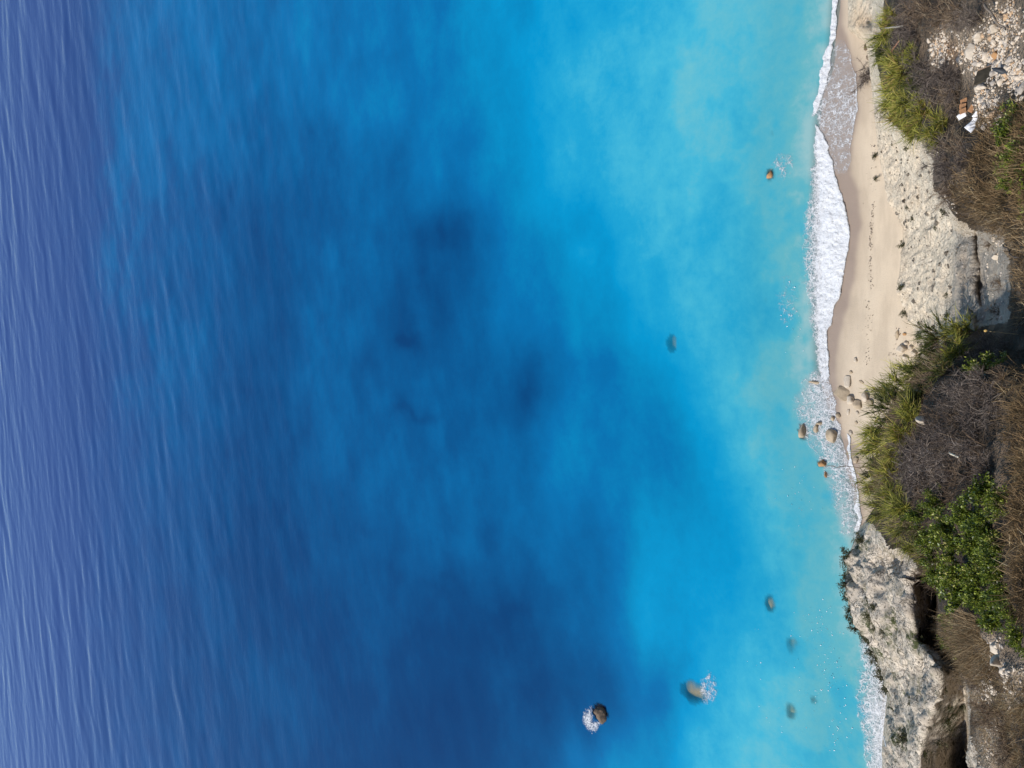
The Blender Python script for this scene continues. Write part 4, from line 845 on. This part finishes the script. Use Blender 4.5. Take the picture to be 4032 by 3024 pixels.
stick('white_stick', 'short white stick caught in the large grey thicket', 'stick', surf(3785, 1778) + np.array([0, 0, .62]), surf(3812, 1792) + np.array([0, 0, .60]), .018, .014, mat_plain('peeled_wood', (.72, .62, .46), .8), .02)
stick('white_post', 'thin white post standing on the lower headland face', 'post', surf(3527, 2892) + np.array([0, .3, .7]), surf(3533, 2932) + np.array([0, .3, .7]), .035, .035, M_PLASTIC, .0)
stick('dark_stick', 'dark fallen stick slanting on the brown bank above the grey soil', 'stick', surf(3955, 968) + np.array([0, 0, .25]), surf(4034, 1022) + np.array([0, 0, .25]), .022, .016, M_TWIG, .02, 1)
stick('bare_branch', 'thick bare grey branch lying among pale stones at the top', 'branch', surf(3890, 40) + np.array([0, 0, .35]), surf(3976, 126) + np.array([0, 0, .2]), .030, .018, M_WOOD, .06, 4)
# dry flower stalk
p0 = surf(4030, 1318) + np.array([0, 0, .05]); p1 = at_z(3880, 1302, p0[2] + .55)
rt = stick('flower_stalk', 'long pale dry stalk with round yellow flower head below the grey soil', 'flower stalk', p0, p1, .008, .005, M_STRAW, .04)
bmx = rock_mesh('flower_head', 555, 2, 0, .25); bmx.materials.append(M_FLOWER); o = obj('flower_head', bmx, None, rt); o.location = Vector(p1 - p0); o.scale = (.032, .032, .026)
# white plastic sheets (crumpled), brick pile, weathered white rock
def sheet(label, u, v, sx, sy, rz, seed, dz=.18):
    p = surf(u, v); n = 18; g = np.linspace(-.5, .5, n); X_, Y_ = np.meshgrid(g, g)
    zz = fbm(np.stack([X_ * 2, Y_ * 2, X_ * 0], -1), .9, seed, 3) * .16 + .10 * np.abs(X_ + .15 * Y_); zz -= .1
    Q = np.stack([X_ * sx * (1 - .25 * Y_), Y_ * sy, zz * max(sx, sy)], -1)
    me = mesh('plastic_sheet', Q, grid_faces(n, n), smooth=True); o = obj('plastic_sheet', me, M_PLASTIC); md = o.modifiers.new('thickness', 'SOLIDIFY'); md.thickness = .006
    o.location = (p[0], p[1], p[2] + dz); o.rotation_euler = (-.35, .1, rz); return tag(o, label, 'plastic sheet', 'white plastic litter on the bank')
sheet('larger crumpled white plastic sheet on the stones below the brick pile', 3836, 487, .44, .26, math.radians(-40), 3)
sheet('smaller white plastic sheet tucked beside the bottom of the brick pile', 3796, 464, .15, .22, math.radians(20), 5)
sheet('folded white plastic flap right of the larger sheet', 3848, 468, .20, .14, math.radians(35), 9, .24)
for i, (u, v, rz, lab) in enumerate([(3803, 404, .15, 'top red clay brick of the little brick row'), (3804, 424, -.1, 'second red clay brick from the top of the row'), (3804, 443, .1, 'third red clay brick from the top of the row'), (3836, 434, .9, 'loose orange clay brick right of the brick row')]):
    p = surf(u, v); rt = obj('clay_brick', box_mesh('clay_brick', .12, .17, .10, .006, M_BRICK, .008)); rt.location = (p[0], p[1], p[2] + .13); rt.rotation_euler = (-.3, .05, rz); tag(rt, lab, 'brick', 'red clay bricks on the bank')
BIG = [(3862, 148, 50, 32, .30, 'large flat cracked pale stone at upper right', 'pale'), (3922, 118, 34, 38, .30, 'white rounded stone by the thick bare branch', 'pale'), (3835, 205, 66, 70, .18, 'broad low pale slab left of the orange stone', 'pale'), (3904, 222, 36, 32, .24, 'round orange pink stone above the dark board', 'orange'),
       (3674, 196, 24, 18, .16, 'white stone at the left of the ochre earth patch', 'pale'), (3676, 207, 18, 12, .12, 'small orange stone touching the white stone by the ochre patch', 'orange'), (3862, 355, 28, 26, .2, 'pale stone just under the dark board', 'pale'), (3892, 350, 30, 18, .16, 'pale stone at the lower right corner of the board', 'pale'),
       (3926, 1013, 44, 30, .5, 'cream coloured rock alone on the grey soil', 'pale'), (3935, 2545, 70, 60, .5, 'large white weathered rock beside the straw grass', 'pale'), (3975, 2590, 50, 44, .4, 'smaller white weathered rock right of the large one', 'pale'), (3640, 1655, 60, 26, .5, 'pale rock showing in the gap between the shrubs', 'pale')]
for i, (u, v, pw, ph, hh, lab, kind) in enumerate(BIG):
    p = surf(u, v); k = m_per_px(p); o = obj('bank_rock', mesh_for(bm_base[(i + 2) % 5], M_ROCK[kind])); o.location = (p[0], p[1], p[2] + hh * .3); o.scale = (ph * k * .58, pw * k * .58, hh * .6)
    o.rotation_euler = (-.3, random.uniform(-.2, .2), random.uniform(-.3, .3)); tag(o, lab, 'rock', 'larger rocks on the bank')
# green ground leaves between the dry stalks
def ground_leaves(label, areas, n, ls, mat):
    O = []; tot = sum(a[2] * a[3] for a in areas)
    for (u, v, ru, rv) in areas:
        for _ in range(int(n * ru * rv / tot)):
            a, q = random.uniform(0, 6.283), math.sqrt(random.random()); O.append(surf(u + ru * q * math.cos(a), v + rv * q * math.sin(a)))
    O = np.array(O); msk = fbm(O, .8, 91, 3) > -.05; O = O[msk]; O[:, 2] += RNG.uniform(.03, .25, len(O)); rg = np.random.default_rng(9)
    D = RNG.normal(size=(len(O), 3)) + np.array([0, .5, .2]); L_ = RNG.uniform(ls[0], ls[1], len(O)); Vv, F, tn = leaf_cloud(O, D, L_, L_ * .5, rg)
    return tag(obj('ground_leaves', mesh('ground_leaves', Vv, F, {'tint': tn}), mat), label, 'ground cover', kind='stuff')
ground_leaves('small green leaves between the rusty grass at upper right', [(4000, 520, 70, 130), (4010, 720, 60, 160), (3960, 620, 60, 120)], 2600, (.05, .09), M_LEAF)
ground_leaves('small green leaves in the straw grass by the headland', [(3740, 2440, 30, 50), (3760, 2540, 30, 60), (3700, 2300, 40, 60)], 900, (.06, .11), M_LEAF)

# wrack line: bits of dry weed and grit washed up along the beach
O = []
for (u0, v0, u1, v1, n, sp) in [(3440, 800, 3432, 880, 30, 5), (3432, 880, 3428, 980, 60, 4), (3428, 1000, 3430, 1140, 40, 4), (3420, 1180, 3416, 1440, 50, 8), (3540, 1280, 3520, 1420, 30, 14), (3440, 560, 3436, 800, 25, 14)]:
    for _ in range(n):
        k = random.random(); O.append(on_ground(u0 + (u1 - u0) * k + random.gauss(0, sp), v0 + (v1 - v0) * k))
O = np.array(O); O[:, 2] += .008; rg = np.random.default_rng(3); L_ = rg.uniform(.05, .16, len(O)); D = rg.normal(size=(len(O), 3)) * np.array([1, .5, .12])
Vv, F, tn = leaf_cloud(O, D, L_, L_ * .4, rg)
tag(obj('wrack_line', mesh('wrack_line', Vv, F, {'tint': tn}), M_TWIG), 'thin dark line of washed up weed along the dry sand', 'weed', kind='stuff')
for (k, u, v, s_, lab) in [('dead', 3900, 1385, 70, 'dark dead shrub in the shade below the flower stalk'), ('dead', 3960, 1370, 60, 'dark dead shrub at the right of the shaded hollow'), ('dead', 3840, 1440, 70, 'dark dead shrub at the left of the shaded hollow'),
                           ('deadb', 3960, 1490, 66, 'brown dead shrub where the shaded hollow meets the rusty grass'), ('dead', 3790, 1560, 70, 'grey dead shrub directly right of the dark centred broom'), ('dead', 3740, 1620, 60, 'thin grey dead shrub just above the pale gap')]:
    plant(k, u, v, s_, lab, .35, G2)
stones(45, LAND['cliff'], lambda: (random.gauss(3800, 22), random.uniform(930, 1290)), .05, .11, [M_ST[1], M_CST])
stones(60, LAND['cliff'], lambda: (random.uniform(3868, 3955), random.uniform(930, 1290)), .04, .12, [M_ST[1], M_ST[0]])

# fine gravel between the stones: too many to count, one part of the bank
def gravel(n, pick, lo, hi, mats):
    ico = rock_mesh('gravel', 777, 1, 6, .0); bv = np.empty(len(ico.vertices) * 3); ico.vertices.foreach_get('co', bv); bv = bv.reshape(-1, 3)
    bf = np.array([list(p_.vertices) for p_ in ico.polygons])
    for mt, share in mats:
        Vs, Fs = [], []
        for k in range(int(n * share)):
            u, v = pick(); p = surf(u, v); sz = random.uniform(lo, hi); e_ = np.array(Euler((random.uniform(0, 6), random.uniform(0, 6), 0)).to_matrix())
            Vs.append((bv * np.array([1, .8, .6])) @ e_.T * sz + p + np.array([0, 0, sz * .3])); Fs.append(bf + k * len(bv))
        o = obj('gravel', mesh('gravel', np.concatenate(Vs), np.concatenate(Fs), smooth=False), mt, LAND['hillside']); o['kind'] = 'stuff'
gravel(2600, pick_top, .018, .05, [(M_ST[0], .65), (M_ST[1], .2), (M_ST[2], .15)])
gravel(900, pick_low, .015, .04, [(M_ST[0], .7), (M_ST[1], .3)])

for (u, v, s_, lab) in [(3950, 1120, 40, 'small brown dead shrub on the right of the grey soil'), (3935, 1230, 46, 'brown dead shrub at the lower end of the grey soil'), (3900, 960, 36, 'small brown dead shrub at the upper end of the grey soil')]:
    plant('deadb', u, v, s_, lab, .3, G2)

# white flecks on the shallows: painted sun glints, with some loose foam
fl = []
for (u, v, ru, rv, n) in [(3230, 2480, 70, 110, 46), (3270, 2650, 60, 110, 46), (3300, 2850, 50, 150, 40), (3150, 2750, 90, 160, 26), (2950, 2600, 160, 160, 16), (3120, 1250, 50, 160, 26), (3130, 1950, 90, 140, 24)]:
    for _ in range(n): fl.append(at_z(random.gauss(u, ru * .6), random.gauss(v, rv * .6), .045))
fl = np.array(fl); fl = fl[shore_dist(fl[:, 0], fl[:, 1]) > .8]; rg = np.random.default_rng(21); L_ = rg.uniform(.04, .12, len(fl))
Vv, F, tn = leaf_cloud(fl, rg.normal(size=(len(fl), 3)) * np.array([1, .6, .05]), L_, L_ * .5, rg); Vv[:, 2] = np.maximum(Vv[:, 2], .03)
tag(obj('glint_flecks', mesh('glint_flecks', Vv, F, {'tint': tn}), mat_plain('glint_white', (.8, .82, .84), .6, .05, 4)), 'tiny white flecks painted as sun glints and foam bits on the turquoise shallows', 'foam', kind='stuff')

grass('dry_grass', 'dark withered scrub clinging to the steep drop under the broom', [(3545, 1620, 50, 90), (3500, 1800, 40, 140), (3490, 1950, 40, 100), (3640, 1470, 50, 60), (3560, 2060, 40, 50), (3690, 1380, 40, 50), (3680, 2250, 30, 90)], 7000, (.3, .8), .014, M_TWIGB, (0, .6), .5)
grass('dry_grass', 'dry grass and twigs on the bank beyond the top edge', [(3700, -150, 160, 150), (3950, -150, 160, 150), (3800, -400, 300, 160)], 5000, (.2, .6), .013, M_TWIGB, (0, .3), .5)
grass('dry_grass', 'dry twigs on the steep bank behind the upper broom', [(3560, 80, 50, 90), (3540, 250, 50, 110), (3600, 420, 60, 100), (3690, 560, 30, 60), (3730, 760, 25, 80)], 3500, (.25, .6), .012, M_TWIG, (0, .5), .5)
